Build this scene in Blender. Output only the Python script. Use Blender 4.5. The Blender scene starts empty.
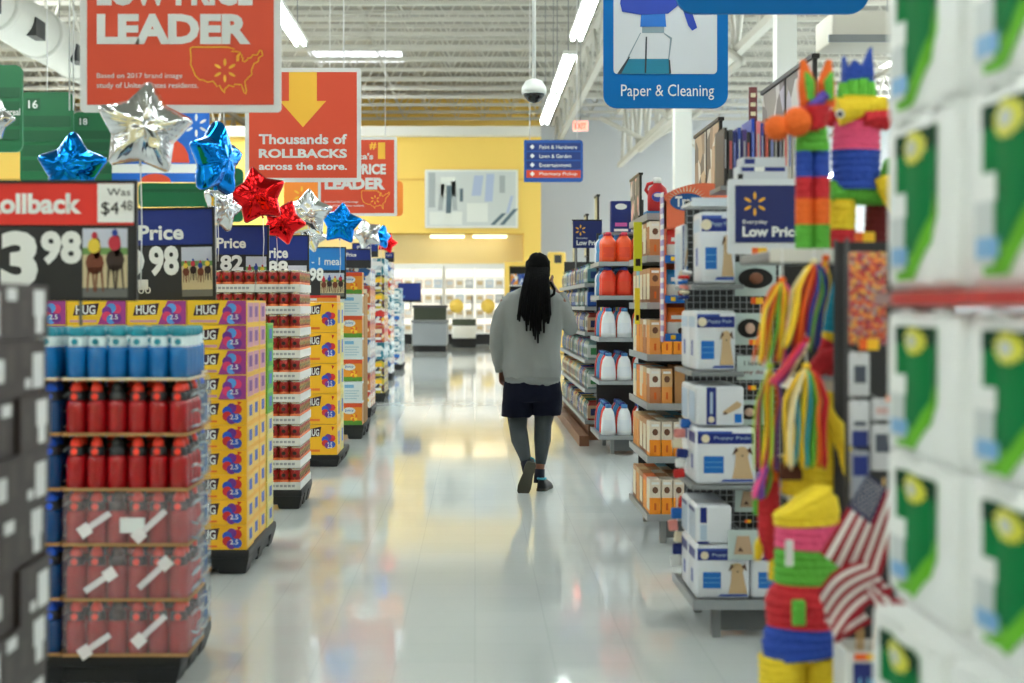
import bpy, bmesh, math, random
from mathutils import Vector, Matrix, noise
random.seed(7)
SC = bpy.context.scene
COL = SC.collection
F, CX, CY, CH = 1422.2, 475.0, 305.0, 1.38
def PX(px, Y): return (px - CX) * Y / F
def PZ(py, Y): return CH + (CY - py) * Y / F
PI = math.pi
ORD = ['first', 'second', 'third', 'fourth', 'fifth', 'sixth', 'seventh', 'eighth', 'ninth', 'tenth', 'eleventh', 'twelfth', 'thirteenth', 'fourteenth', 'fifteenth', 'sixteenth', 'seventeenth', 'eighteenth', 'nineteenth', 'twentieth']

# ------------------------------------------------------------------ materials
def lin(c):
    c = c / 255.0
    return c / 12.92 if c <= 0.04045 else ((c + 0.055) / 1.055) ** 2.4
_mats = {}
def M(name, rgb=None, rough=0.5, metal=0.0, emit=0.0, alpha=1.0, bump=0.0, bscale=40.0, var=0.0, spec=0.5, trans=0.0, coat=0.0):
    if name in _mats: return _mats[name]
    m = bpy.data.materials.new(name); m.use_nodes = True
    nt = m.node_tree; b = nt.nodes['Principled BSDF']
    col = (lin(rgb[0]), lin(rgb[1]), lin(rgb[2]), 1)
    b.inputs['Base Color'].default_value = col
    b.inputs['Roughness'].default_value = rough
    b.inputs['Metallic'].default_value = metal
    b.inputs['Specular IOR Level'].default_value = spec
    b.inputs['Alpha'].default_value = alpha
    b.inputs['Coat Weight'].default_value = coat
    if trans: b.inputs['Transmission Weight'].default_value = trans
    if emit:
        b.inputs['Emission Color'].default_value = col
        b.inputs['Emission Strength'].default_value = emit
    tc = nt.nodes.new('ShaderNodeTexCoord')
    nz = nt.nodes.new('ShaderNodeTexNoise'); nz.inputs['Scale'].default_value = bscale
    nt.links.new(tc.outputs['Object'], nz.inputs['Vector'])
    if var:
        mx = nt.nodes.new('ShaderNodeMix'); mx.data_type = 'RGBA'
        mx.inputs[6].default_value = tuple(max(0, c * (1 - var)) for c in col[:3]) + (1,)
        mx.inputs[7].default_value = tuple(min(1, c * (1 + var)) for c in col[:3]) + (1,)
        nt.links.new(nz.outputs['Fac'], mx.inputs[0]); nt.links.new(mx.outputs[2], b.inputs['Base Color'])
    if bump:
        bp = nt.nodes.new('ShaderNodeBump'); bp.inputs['Strength'].default_value = bump
        bp.inputs['Distance'].default_value = 0.01
        nt.links.new(nz.outputs['Fac'], bp.inputs['Height']); nt.links.new(bp.outputs['Normal'], b.inputs['Normal'])
    _mats[name] = m
    return m
def PM(name, cols, scale=14.0, rough=0.45, stretch=(1, 1, 1), rnd=1.0):
    """printed packaging: cells of a few ink colours"""
    if name in _mats: return _mats[name]
    m = bpy.data.materials.new(name); m.use_nodes = True
    nt = m.node_tree; b = nt.nodes['Principled BSDF']; b.inputs['Roughness'].default_value = rough
    tc = nt.nodes.new('ShaderNodeTexCoord'); mp = nt.nodes.new('ShaderNodeMapping')
    mp.inputs['Scale'].default_value = stretch
    vo = nt.nodes.new('ShaderNodeTexVoronoi'); vo.inputs['Scale'].default_value = scale
    vo.inputs['Randomness'].default_value = rnd
    sp = nt.nodes.new('ShaderNodeSeparateColor'); rp = nt.nodes.new('ShaderNodeValToRGB')
    rp.color_ramp.interpolation = 'CONSTANT'
    n = len(cols)
    while len(rp.color_ramp.elements) < n: rp.color_ramp.elements.new(0.5)
    for i, c in enumerate(cols):
        e = rp.color_ramp.elements[i]; e.position = i / n; e.color = (lin(c[0]), lin(c[1]), lin(c[2]), 1)
    L = nt.links.new
    L(tc.outputs['Object'], mp.inputs['Vector']); L(mp.outputs['Vector'], vo.inputs['Vector'])
    L(vo.outputs['Color'], sp.inputs['Color']); L(sp.outputs[0], rp.inputs['Fac']); L(rp.outputs['Color'], b.inputs['Base Color'])
    _mats[name] = m
    return m

# ------------------------------------------------------------------ mesh builder
_txt = {}
def text_mesh(s, bold):
    k = (s, bold)
    if k in _txt: return _txt[k]
    cu = bpy.data.curves.new('t', 'FONT'); cu.body = s; cu.offset = bold; cu.resolution_u = 3
    o = bpy.data.objects.new('t', cu); COL.objects.link(o)
    dg = bpy.context.evaluated_depsgraph_get(); dg.update()
    me = bpy.data.meshes.new_from_object(o.evaluated_get(dg))
    vs = [(v.co.x, v.co.y) for v in me.vertices]; fs = [tuple(p.vertices) for p in me.polygons]
    bpy.data.objects.remove(o); bpy.data.curves.remove(cu); bpy.data.meshes.remove(me)
    xs = [v[0] for v in vs]; ys = [v[1] for v in vs]
    x0, x1, y0, y1 = min(xs), max(xs), min(ys), max(ys)
    vs = [((x - x0) / (x1 - x0), (y - y0) / (y1 - y0)) for x, y in vs]
    _txt[k] = (vs, fs, (x1 - x0) / (y1 - y0))
    return _txt[k]

class MB:
    def __init__(s): s.v = []; s.f = []; s.mi = []; s.sm = []; s.mats = []; s.T = None
    def mid(s, m):
        if m not in s.mats: s.mats.append(m)
        return s.mats.index(m)
    def add(s, vs, fs, m, smooth=False, T=None):
        n = len(s.v); i = s.mid(m)
        for v in vs:
            v = Vector(v)
            if T is not None: v = T @ v
            if s.T is not None: v = s.T @ v
            s.v.append(v)
        for f in fs:
            s.f.append(tuple(n + k for k in f)); s.mi.append(i); s.sm.append(smooth)
        return s
    def box(s, x0, x1, y0, y1, z0, z1, m, T=None, faces=None):
        """faces: dict of per-face materials, keys -x +x -y +y -z +z"""
        vs = [(x0, y0, z0), (x1, y0, z0), (x1, y1, z0), (x0, y1, z0), (x0, y0, z1), (x1, y0, z1), (x1, y1, z1), (x0, y1, z1)]
        fd = {'-z': (3, 2, 1, 0), '+z': (4, 5, 6, 7), '-y': (0, 1, 5, 4), '+x': (1, 2, 6, 5), '+y': (2, 3, 7, 6), '-x': (3, 0, 4, 7)}
        if not faces: return s.add(vs, list(fd.values()), m, False, T)
        n = len(s.v); s.add(vs, [], m, False, T)
        for k, f in fd.items():
            s.f.append(tuple(n + q for q in f)); s.mi.append(s.mid(faces.get(k, m))); s.sm.append(False)
        return s
    def rbox(s, x0, x1, y0, y1, z0, z1, b, m, T=None, seg=2, smooth=True):
        bm = bmesh.new(); bmesh.ops.create_cube(bm, size=1)
        for v in bm.verts:
            v.co = Vector((x0 + (v.co.x + .5) * (x1 - x0), y0 + (v.co.y + .5) * (y1 - y0), z0 + (v.co.z + .5) * (z1 - z0)))
        bmesh.ops.bevel(bm, geom=bm.edges[:] , offset=b, segments=seg, affect='EDGES', profile=.5)
        bm.verts.index_update()
        s.add([v.co.copy() for v in bm.verts], [tuple(v.index for v in f.verts) for f in bm.faces], m, smooth, T); bm.free()
        return s
    def quad(s, a, b, c, d, m): return s.add([a, b, c, d], [(0, 1, 2, 3)], m)
    def fr(s, x0, x1, z0, z1, y, m): return s.quad((x0, y, z0), (x1, y, z0), (x1, y, z1), (x0, y, z1), m)      # faces -Y
    def prism(s, pts, y0, y1, m, T=None):
        """outline in XZ, extruded from y0 (front) to y1"""
        ar = sum(pts[i][0] * pts[(i + 1) % len(pts)][1] - pts[(i + 1) % len(pts)][0] * pts[i][1] for i in range(len(pts)))
        if ar < 0: pts = pts[::-1]
        n = len(pts)
        vs = [(x, y0, z) for x, z in pts] + [(x, y1, z) for x, z in pts]
        fs = [tuple(range(n)), tuple(range(2 * n - 1, n - 1, -1))] + [((i + 1) % n, i, n + i, n + (i + 1) % n) for i in range(n)]
        return s.add(vs, fs, m, False, T)
    def loft(s, rings, m, smooth=True, cap=True, T=None):
        n = len(rings[0]); vs = [p for r in rings for p in r]; fs = []
        for k in range(len(rings) - 1):
            for i in range(n):
                j = (i + 1) % n
                fs.append((k * n + i, k * n + j, (k + 1) * n + j, (k + 1) * n + i))
        if cap: fs.append(tuple(range(n - 1, -1, -1))); fs.append(tuple((len(rings) - 1) * n + i for i in range(n)))
        return s.add(vs, fs, m, smooth, T)
    def lathe(s, prof, m, n=12, c=(0, 0, 0), sx=1, sy=1, T=None, smooth=True):
        return s.loft([[(c[0] + sx * r * math.cos(2 * PI * i / n), c[1] + sy * r * math.sin(2 * PI * i / n), c[2] + z) for i in range(n)] for r, z in prof], m, smooth, True, T)
    def tube(s, pts, rad, m, n=8, smooth=True, flat=1.0, T=None):
        P = [Vector(p) for p in pts]; R = rad if isinstance(rad, (list, tuple)) else [rad] * len(P)
        rings = []; a = None
        for i, p in enumerate(P):
            t = (P[min(i + 1, len(P) - 1)] - P[max(i - 1, 0)]).normalized()
            if a is None: a = t.cross(Vector((0, 0, 1)) if abs(t.z) < .95 else Vector((1, 0, 0)))
            a = (a - t * a.dot(t)).normalized(); b = a.cross(t).normalized()
            rings.append([p + (a * math.cos(2 * PI * k / n) + b * math.sin(2 * PI * k / n) * flat) * R[i] for k in range(n)])
        for r in rings: r.reverse()
        return s.loft(rings, m, smooth, True, T)
    def ell(s, c, r, m, n=12, k=8, T=None):
        pr = [(max(1e-4, math.sin(PI * i / k)), -math.cos(PI * i / k)) for i in range(k + 1)]
        return s.loft([[(c[0] + r[0] * q * math.cos(2 * PI * i / n), c[1] + r[1] * q * math.sin(2 * PI * i / n), c[2] + r[2] * z) for i in range(n)] for q, z in pr], m, True, True, T)
    def text(s, t, x0, x1, z0, z1, y, m, bold=0.02, T=None):
        """lettering filling the rectangle, read from -Y"""
        vs, fs, asp = text_mesh(t, bold)
        if x1 is None: x1 = x0 + (z1 - z0) * asp
        return s.add([(x0 + (x1 - x0) * a, y, z0 + (z1 - z0) * b) for a, b in vs], fs, m, False, T)
    def spark(s, cx, cz, r, y, m, T=None):
        for k in range(6):
            a = PI / 2 + k * PI / 3; pts = []
            for q in range(12):
                t = 2 * PI * q / 12; u = r * (.68 + .32 * math.cos(t)); w = r * .12 * math.sin(t)
                pts.append((cx + u * math.cos(a) - w * math.sin(a), y, cz + u * math.sin(a) + w * math.cos(a)))
            s.add(pts, [tuple(range(12))], m, False, T)
        return s
    def rrect(s, x0, x1, z0, z1, r, y0, y1, m, corners=(1, 1, 1, 1), T=None):
        """rounded panel; corners: bottom-left, bottom-right, top-right, top-left"""
        pts = []
        cs = [(x0, z0, PI), (x1, z0, 1.5 * PI), (x1, z1, 0), (x0, z1, .5 * PI)]
        for i, (cx, cz, a0) in enumerate(cs):
            if not corners[i]: pts.append((cx, cz)); continue
            ox = cx + (r if cx == x0 else -r); oz = cz + (r if cz == z0 else -r)
            for q in range(7): a = a0 + q / 6 * PI / 2; pts.append((ox + r * math.cos(a), oz + r * math.sin(a)))
        return s.prism(pts, y0, y1, m, T)
    def mesh(s, name):
        me = bpy.data.meshes.new(name); me.from_pydata([tuple(v) for v in s.v], [], s.f)
        for m in s.mats: me.materials.append(m)
        me.polygons.foreach_set('material_index', s.mi); me.polygons.foreach_set('use_smooth', s.sm)
        me.update(); return me
    def build(s, name, parent=None, loc=(0, 0, 0), rz=0, rx=0, ry=0):
        o = bpy.data.objects.new(name, s.mesh(name)); COL.objects.link(o)
        o.location = loc; o.rotation_euler = (rx, ry, rz)
        if parent: o.parent = parent
        return o
    def fused(s, name, parent=None, voxel=.012, smooth=4, mat=None, loc=(0, 0, 0), sub=0):
        """one continuous surface out of overlapping lofts"""
        me = s.mesh('tmp'); o = bpy.data.objects.new('tmp', me); COL.objects.link(o)
        r = o.modifiers.new('r', 'REMESH'); r.mode = 'VOXEL'; r.voxel_size = voxel; r.use_smooth_shade = True
        k = o.modifiers.new('s', 'SMOOTH'); k.iterations = smooth; k.factor = .5
        dg = bpy.context.evaluated_depsgraph_get(); dg.update()
        out = bpy.data.meshes.new_from_object(o.evaluated_get(dg)); out.name = name
        bpy.data.objects.remove(o)
        out.materials.clear(); out.materials.append(mat or s.mats[0])
        for p in out.polygons: p.use_smooth = True; p.material_index = 0
        o = bpy.data.objects.new(name, out); COL.objects.link(o); o.location = loc
        if parent: o.parent = parent
        return o

def tag(o, label=None, cat=None, group=None, kind=None):
    if label: o['label'] = label
    if cat: o['category'] = cat
    if group: o['group'] = group
    if kind: o['kind'] = kind
    return o
def thing(name, label, cat, loc=(0, 0, 0), rz=0, group=None):
    o = bpy.data.objects.new(name, None); COL.objects.link(o); o.empty_display_size = .05
    o.location = loc; o.rotation_euler = (0, 0, rz)
    return tag(o, label, cat, group)
def copy_tree(o, parent=None):
    c = o.copy(); COL.objects.link(c)
    if parent: c.parent = parent; c.matrix_parent_inverse = o.matrix_parent_inverse.copy()
    for ch in KIDS.get(o.name) or []: copy_tree(ch, c)
    return c
KIDS = {}
class Proto:
    """the first put() moves the model itself, later ones copy it with its parts"""
    def __init__(s, root, cat, group=None): s.r = root; s.cat = cat; s.g = group; s.used = False
    def put(s, loc, rz, label, group=None):
        if s.used:
            o = s.cp(s.r, None)
        else: o = s.r; s.used = True
        o.location = loc; o.rotation_euler = (o.rotation_euler[0], o.rotation_euler[1], rz)
        return tag(o, label, s.cat, group or s.g)
    def cp(s, o, par):
        c = o.copy(); COL.objects.link(c)
        if par: c.parent = par
        for ch in s.kids(o): s.cp(ch, c)
        return c
    def kids(s, o):
        if o.name not in KIDS: KIDS[o.name] = list(o.children)
        return KIDS[o.name]
def solid(mb, name, cat, group=None):
    return Proto(mb.build(name), cat, group)

# common materials
WHITE = M('white_print', (232, 234, 232), .5)
BLACK = M('black_print', (18, 18, 20), .45)
NAVY = M('navy_print', (14, 38, 116), .4)
BLUEP = M('blue_print', (22, 104, 190), .4)
YEL = M('yellow_print', (250, 196, 40), .45)
SPARKY = M('spark_yellow', (255, 190, 50), .45)
REDP = M('red_print', (212, 34, 30), .45)
ORANGE = M('sign_orange', (224, 76, 44), .5)
STEEL = M('painted_grey_steel', (128, 132, 134), .4, bump=.02)
DKSTEEL = M('dark_grey_steel', (62, 64, 66), .5)
BLKPL = M('black_pallet_plastic', (20, 21, 23), .55, bump=.05)
CARD = M('brown_cardboard', (176, 132, 84), .8, bump=.05, var=.08)
CREAM = M('cream_print', (232, 220, 190), .5)
GREEN = M('green_print', (40, 160, 60), .45)
LTBLUE = M('light_blue_print', (120, 180, 220), .45)
# ================================================================== SHELL
YF = 56.0; XL, XR = -26.0, 24.0; YB = -14.0; ZC = 9.6
def floor_mat():
    m = bpy.data.materials.new('polished_vinyl_tile'); m.use_nodes = True
    nt = m.node_tree; b = nt.nodes['Principled BSDF']; L = nt.links.new
    tc = nt.nodes.new('ShaderNodeTexCoord')
    br = nt.nodes.new('ShaderNodeTexBrick'); br.offset = 0; br.inputs['Scale'].default_value = 1
    br.inputs['Brick Width'].default_value = .305; br.inputs['Row Height'].default_value = .305
    br.inputs['Mortar Size'].default_value = .0018
    br.inputs['Color1'].default_value = (lin(217), lin(223), lin(222), 1)
    br.inputs['Color2'].default_value = (lin(213), lin(220), lin(219), 1)
    br.inputs['Mortar'].default_value = (lin(200), lin(207), lin(207), 1)
    nz = nt.nodes.new('ShaderNodeTexNoise'); nz.inputs['Scale'].default_value = 1.3; nz.inputs['Detail'].default_value = 4
    mr = nt.nodes.new('ShaderNodeMapRange'); mr.inputs[3].default_value = .035; mr.inputs[4].default_value = .085
    n2 = nt.nodes.new('ShaderNodeTexNoise'); n2.inputs['Scale'].default_value = 2.2
    bp = nt.nodes.new('ShaderNodeBump'); bp.inputs['Strength'].default_value = .035; bp.inputs['Distance'].default_value = .02
    L(tc.outputs['Object'], br.inputs['Vector']); L(br.outputs['Color'], b.inputs['Base Color'])
    L(tc.outputs['Object'], nz.inputs['Vector']); L(nz.outputs['Fac'], mr.inputs[0]); L(mr.outputs[0], b.inputs['Roughness'])
    L(tc.outputs['Object'], n2.inputs['Vector']); L(n2.outputs['Fac'], bp.inputs['Height']); L(bp.outputs['Normal'], b.inputs['Normal'])
    b.inputs['Specular IOR Level'].default_value = .75
    return m
def deck_mat():
    m = bpy.data.materials.new('ribbed_roof_deck'); m.use_nodes = True
    nt = m.node_tree; b = nt.nodes['Principled BSDF']; L = nt.links.new
    tc = nt.nodes.new('ShaderNodeTexCoord'); w = nt.nodes.new('ShaderNodeTexWave'); w.bands_direction = 'Y'; w.inputs['Scale'].default_value = 1.1
    bp = nt.nodes.new('ShaderNodeBump'); bp.inputs['Strength'].default_value = .8; bp.inputs['Distance'].default_value = .06
    b.inputs['Base Color'].default_value = (lin(160), lin(158), lin(148), 1); b.inputs['Roughness'].default_value = .7
    L(tc.outputs['Object'], w.inputs['Vector']); L(w.outputs['Fac'], bp.inputs['Height']); L(bp.outputs['Normal'], b.inputs['Normal'])
    return m
def struct(mb, name, **k):
    o = mb.build(name, **k); o['kind'] = 'structure'; return o
WALLG = M('blue_grey_wall_paint', (210, 214, 218), .7, bump=.02)
WALLY = M('yellow_wall_paint', (250, 212, 106), .7, bump=.02)
WALLC = M('cream_wall_paint', (255, 236, 176), .7)
TRUSS = M('white_painted_truss_steel', (206, 204, 194), .55)
struct(MB().box(XL, XR, YB, YF, -.2, 0, floor_mat()), 'floor')
struct(MB().box(XL, XR, YB, YF, ZC, ZC + .2, deck_mat()), 'ceiling')
struct(MB().box(XL - .2, XL, YB, YF, 0, ZC, M('beige_wall_paint', (196, 190, 176), .8)), 'wall_left')
struct(MB().box(XR, XR + .2, YB, YF, 0, ZC, WALLG), 'wall_right')
struct(MB().box(XL, XR, YB - .2, YB, 0, ZC, WALLC), 'wall_rear')
# far wall: yellow on the left, blue-grey on the right
xs = PX(541, 50)
struct(MB().box(XL, xs + .27, YF, YF + .2, 0, ZC, WALLY), 'wall_far_left')
struct(MB().box(xs + .27, XR, YF, YF + .2, 0, ZC, WALLG), 'wall_far_right')
# yellow bulkhead over the freezers standing in front of the far wall
b = MB(); b.box(XL, xs, 50, 50.3, PZ(233, 50), PZ(136, 50), WALLY)
struct(b, 'wall_bulkhead')
b = MB(); b.box(XL, xs - .6, 51.2, 51.4, 0, PZ(233, 50), WALLC); b.box(xs - .6, xs, 50, 51.4, 0, PZ(233, 50), WALLY)
struct(b, 'wall_freezer_bay')
struct(MB().box(XL, PX(541, 49.7), 49.7, 50.35, PZ(136, 49.7), PZ(126, 49.7), M('white_cornice_paint', (226, 224, 214), .6)), 'trim_1')
struct(MB().box(XL, xs, 49.95, 50, PZ(180, 50), PZ(179, 50), M('yellow_panel_joint', (226, 176, 80), .6)), 'trim_2')
# roof joists across the store: top and bottom chords with zigzag web
k = 0; y = 9.0
proto = None
while y < YF - .5:
    if proto is None:
        b = MB(); zb = -.95
        for z in (0, zb): b.box(XL + .1, XR - .1, -.05, .05, z - .05, z + .05, TRUSS)
        x = XL + .3
        while x < XR - 1:
            b.tube([(x, 0, zb), (x + .5, 0, 0), (x + 1.0, 0, zb)], .022, TRUSS, n=4); x += 1.0
        proto = struct(b, 'trim_joist'); o = proto
    else: o = proto.copy(); COL.objects.link(o)
    o.location = (0, y, ZC - .12); k += 1; y += 1.9
for gx in (PX(606, 33) , -9.0, 12.5):
    b = MB(); zb = ZC - 2.3
    for z in (ZC - 1.15, zb): b.box(gx - .08, gx + .08, YB + .2, YF - .1, z - .06, z + .06, TRUSS)
    y = YB + 1
    while y < YF - 3:
        b.tube([(gx, y, zb), (gx, y + 1.2, ZC - 1.15), (gx, y + 2.4, zb)], .035, TRUSS, n=4); y += 2.4
    struct(b, 'trim_girder')
# skylight panel in the roof, plus unseen glowing panels added to brighten the store
SKY = M('skylight_panel', (235, 240, 250), .3, emit=1.6)
ROOF_FILL = M('added_roof_fill_glow', (246, 250, 250), .3, emit=10.0)
for i, (sx, sy, sw, sl, sm_) in enumerate(((PX(357, 47), 47, 1.5, .9, SKY), (-9.5, 45, 1.9, 3.6, ROOF_FILL), (17.5, 45, 3.5, 4.5, ROOF_FILL), (-14, 27, 4, 4, ROOF_FILL), (16, 27, 4, 4, ROOF_FILL))):
    struct(MB().box(sx - sw, sx + sw, sy - sl, sy + sl, ZC - .04, ZC - .002, sm_), 'window_%d' % (i + 1))  # all but the first are added glow panels, not roof windows

# ------------------------------------------------------------------ columns and bracing on the right
COLM = M('white_column_paint', (222, 224, 220), .5)
def column(px0, px1, Y, n, base=0):
    x0, x1 = PX(px0, Y), PX(px1, Y); w = x1 - x0
    b = MB(); b.box(x0, x1, Y, Y + w, 0, ZC - .05, COLM); b.box(x0 - .02, x1 + .02, Y - .02, Y + w + .02, 0, .3, COLM)
    b.box(x0 - .04, x1 + .04, Y - .04, Y + w + .04, 7.1, 7.25, COLM)
    struct(b, 'trim_column_%d' % n)
column(675, 692, 21.0, 1)
column(777, 797, 16.0, 2)
b = MB()
for (a, c) in (((600, 118, 40), (648, 142, 40)), ((648, 142, 40), (700, 112, 36)), ((640, 150, 34), (742, 60, 24)), ((742, 62, 24), (690, 20, 30)), ((610, 60, 34), (700, 150, 34))):
    b.tube([(PX(a[0], a[2]), a[2], PZ(a[1], a[2])), (PX(c[0], c[2]), c[2], PZ(c[1], c[2]))], .07, TRUSS, n=6)
struct(b, 'trim_bracing')
b = MB()      # deep lattice truss over the right aisle
for z in (5.9, 7.6): b.box(4.6, 4.75, 10, 46, z - .07, z + .07, TRUSS)
y = 10
while y < 45: b.tube([(4.67, y, 5.9), (4.67, y + 1.1, 7.6), (4.67, y + 2.2, 5.9)], .06, TRUSS, n=4); y += 2.2
struct(b, 'trim_lattice')

# air duct, left
DUCT = M('white_fabric_duct', (212, 212, 204), .6, bump=.03)
d = thing('air_duct', 'long white round air duct hanging under the roof at the upper left', 'duct', (-7.6, 0, 6.1))
b = MB(); R = .42
b.tube([(0, y, 0) for y in (6, 12, 18, 24, 29.5)], R, DUCT, n=24); b.build('duct_tube', d)
for y in (20, 22.2, 24.6, 27):
    MB().tube([(0, y, 0), (0, y + .22, 0)], R + .03, DUCT, n=24).build('duct_collar', d)
    MB().box(R * .72 - .02, R * .72 + .14, y + 1, y + 1.5, -.32, -.02, DKSTEEL).build('vent_slot', d)
for y in (8, 14, 20, 26): MB().tube([(0, y, R), (0, y, 2.3)], .012, STEEL, n=6).build('hanger_rod', d)
# boxy air handler upper right
Y = 12; d = thing('air_handler', 'pale square-edged air duct box under the roof at the upper right', 'air duct', (PX(870, Y), Y, PZ(42, Y)))
x0 = PX(832, Y) - PX(870, Y)
b = MB(); b.rbox(x0, 1.6, 0, .6, 0, .26, .02, M('pale_duct_metal', (206, 202, 190), .5)); b.build('duct_body', d)
b = MB(); b.box(x0 - .03, 1.63, -.02, .02, .0, .06, STEEL); b.build('flange', d)
for x in (-.2, 1.2): MB().tube([(x, .3, .26), (x, .3, ZC - PZ(42, Y) - .05)], .012, STEEL, n=6).build('hanger_rod', d)

# ------------------------------------------------------------------ lamps
LAMP = M('fluorescent_tube_glow', (244, 252, 249), .4, emit=16.5)
LHOUS = M('white_lamp_housing', (232, 232, 228), .5)
def make_lamp():
    r = thing('strip_light', '', 'lamp')
    MB().box(-.10, .10, -1.9, 1.9, .03, .09, LHOUS).build('housing', r)
    b = MB(); b.tube([(-.055, -1.85, 0), (-.055, 1.85, 0)], .03, LAMP, n=8); b.build('lamp_tube', r)
    b = MB(); b.tube([(.055, -1.85, 0), (.055, 1.85, 0)], .03, LAMP, n=8); b.build('lamp_tube', r)
    for y in (-1.5, 1.5): MB().tube([(0, y, .09), (0, y, ZC - 5.2 - 1.1)], .008, STEEL, n=5).build('hanger_wire', r)
    return r
lp = Proto(make_lamp(), 'lamp', 'strip lights in rows under the roof')
rows = {-2.56: 'over the hanging orange signs', 1.46: 'right of the dome camera', -6.9: 'beside the round duct', 5.8: 'behind the blue department sign', -11.5: 'far out to the left', 10.5: 'far out to the right', -17: 'at the left wall', 16: 'at the right wall'}
for X, rt in rows.items():
    ys = [-8.5, -3.2, 2.4, 8.7] + [19.3 - 4.3 * 1 - .0] + [19.3, 23.7, 27.9] + [32.5, 37, 41.5, 46]
    if X == 1.46: ys = [-8.5, -3.2, 2.4, 8.7, 13.6, 18.6, 23.75, 28.0]
    if X == -6.9: ys = [-8.5, -3.2, 2.4, 8.7, 13.0, 17.3]
    if X == 5.8: ys = [-8.5, -3.2, 2.4, 8.7, 13.0, 18.5]
    if X == -2.56: ys = [-8.5, -3.2, 2.4, 8.7, 13.6, 19.0]
    if abs(X) > 9: ys = ys[::2]
    for i, y in enumerate(ys):
        lp.put((X, y, 5.2), 0, 'white strip light, %s along the row %s' % (ORD[i], rt))

# security dome camera
Y = 14; d = thing('dome_camera', 'white ceiling security camera with black dome on a long drop pole', 'security camera', (PX(534, Y), Y, PZ(92, Y)))
r = 12.5 * Y / F
MB().lathe([(.03, r * 1.05), (r * .7, r * .85), (r, r * .3), (r, -.02)], WHITE, 20).build('housing', d)
MB().lathe([(r * .86, -.02), (r * .82, -r * .35), (r * .5, -r * .75), (.01, -r * .9)][::-1], M('smoked_dome', (8, 8, 10), .08), 20).build('dome', d)
MB().tube([(0, 0, r), (0, 0, ZC - PZ(92, Y) - .05)], .02, WHITE, n=8).build('drop_pole', d)
# exit sign, unreadable glow
Y = 36; d = thing('exit_sign', 'small glowing red exit sign box high on the far right', 'exit sign', (PX(580.5, Y), Y, PZ(126, Y)))
w = 8 * Y / F
MB().rbox(-w, w, 0, .08, -w * .7, w * .7, .01, WHITE).build('housing', d)
b = MB().fr(-w * .92, w * .92, -w * .6, w * .6, -.004, M('exit_glow_pink', (255, 150, 130), .4, emit=.9)); b.build('lit_face', d)
b = MB().text('EXIT', -w * .7, w * .7, -w * .36, w * .36, -.008, M('exit_glow_red', (255, 60, 40), .4, emit=1.2), .03); b.build('lettering', d)
MB().tube([(0, .04, w * .7), (0, .04, 3.6)], .01, STEEL, n=5).build('drop_pole', d)

# ------------------------------------------------------------------ far wall fixtures
Y = 50
d = thing('wall_picture', 'large pale framed picture panel on the yellow far wall', 'picture', (PX(471.5, Y), Y, PZ(199, Y)))
w, h = 46.5 * Y / F, 29 * Y / F
MB().box(-w, w, -.12, -.02, -h, h, M('pale_frame', (228, 230, 224), .5)).build('frame', d)
PIC = [M('pic_pale', (206, 212, 208), .6), M('pic_grey', (168, 176, 176), .6), M('pic_lilac', (176, 190, 214), .6), M('pic_dark', (92, 112, 122), .6), M('pic_white', (226, 230, 222), .6)]
b = MB(); b.fr(-w * .95, w * .95, -h * .93, h * .93, -.125, PIC[0])
def pq(x0, x1, z0, z1, m, sl=0, y=-.13): b.quad((x0 * w, y, z0 * h), (x1 * w, y, z0 * h), ((x1 + sl) * w, y, z1 * h), ((x0 + sl) * w, y, z1 * h), m)
pq(-.92, -.78, -.3, .9, PIC[1]); pq(-.66, -.34, .1, .75, PIC[4]); pq(-.72, -.62, -.4, .5, PIC[1], .05); pq(-.55, -.44, -.5, .45, PIC[3], .02, -.134)
pq(-.4, -.3, -.4, .6, PIC[1], -.04); pq(-.25, -.18, -.1, .35, PIC[3]); pq(.0, .2, .1, .8, PIC[2], .06); pq(.28, .45, -.1, .85, PIC[2], .04); pq(.6, .72, .2, .8, PIC[1])
pq(-.1, .35, -.8, -.15, PIC[4]); pq(.4, .5, -.9, -.5, PIC[3], .25); pq(.6, .7, -.9, -.35, PIC[3], .3); pq(.74, .8, -.5, .1, PIC[2], .1); pq(-.9, -.2, -.9, -.45, PIC[4])
b.build('printed_scene', d)
# wall washer strips under the bulkhead
wl = M('warm_strip_glow', (255, 236, 190), .4, emit=3)
def wash():
    r = thing('wall_washer_light', '', 'lamp')
    MB().box(-.62, .62, -.06, .1, .04, .09, WHITE).build('housing', r); MB().tube([(-.6, 0, 0), (.6, 0, 0)], .045, wl, n=8).build('lamp_tube', r)
    return r
wp = Proto(wash(), 'lamp', 'warm strip lights under the yellow bulkhead')
for i, px in enumerate((30, 110, 190, 270, 340, 447, 490)):
    wp.put((PX(px, 50), 50.6, PZ(233, 50) - .1), 0, 'warm strip light under the yellow bulkhead, %s from the left' % ORD[i])

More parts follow.
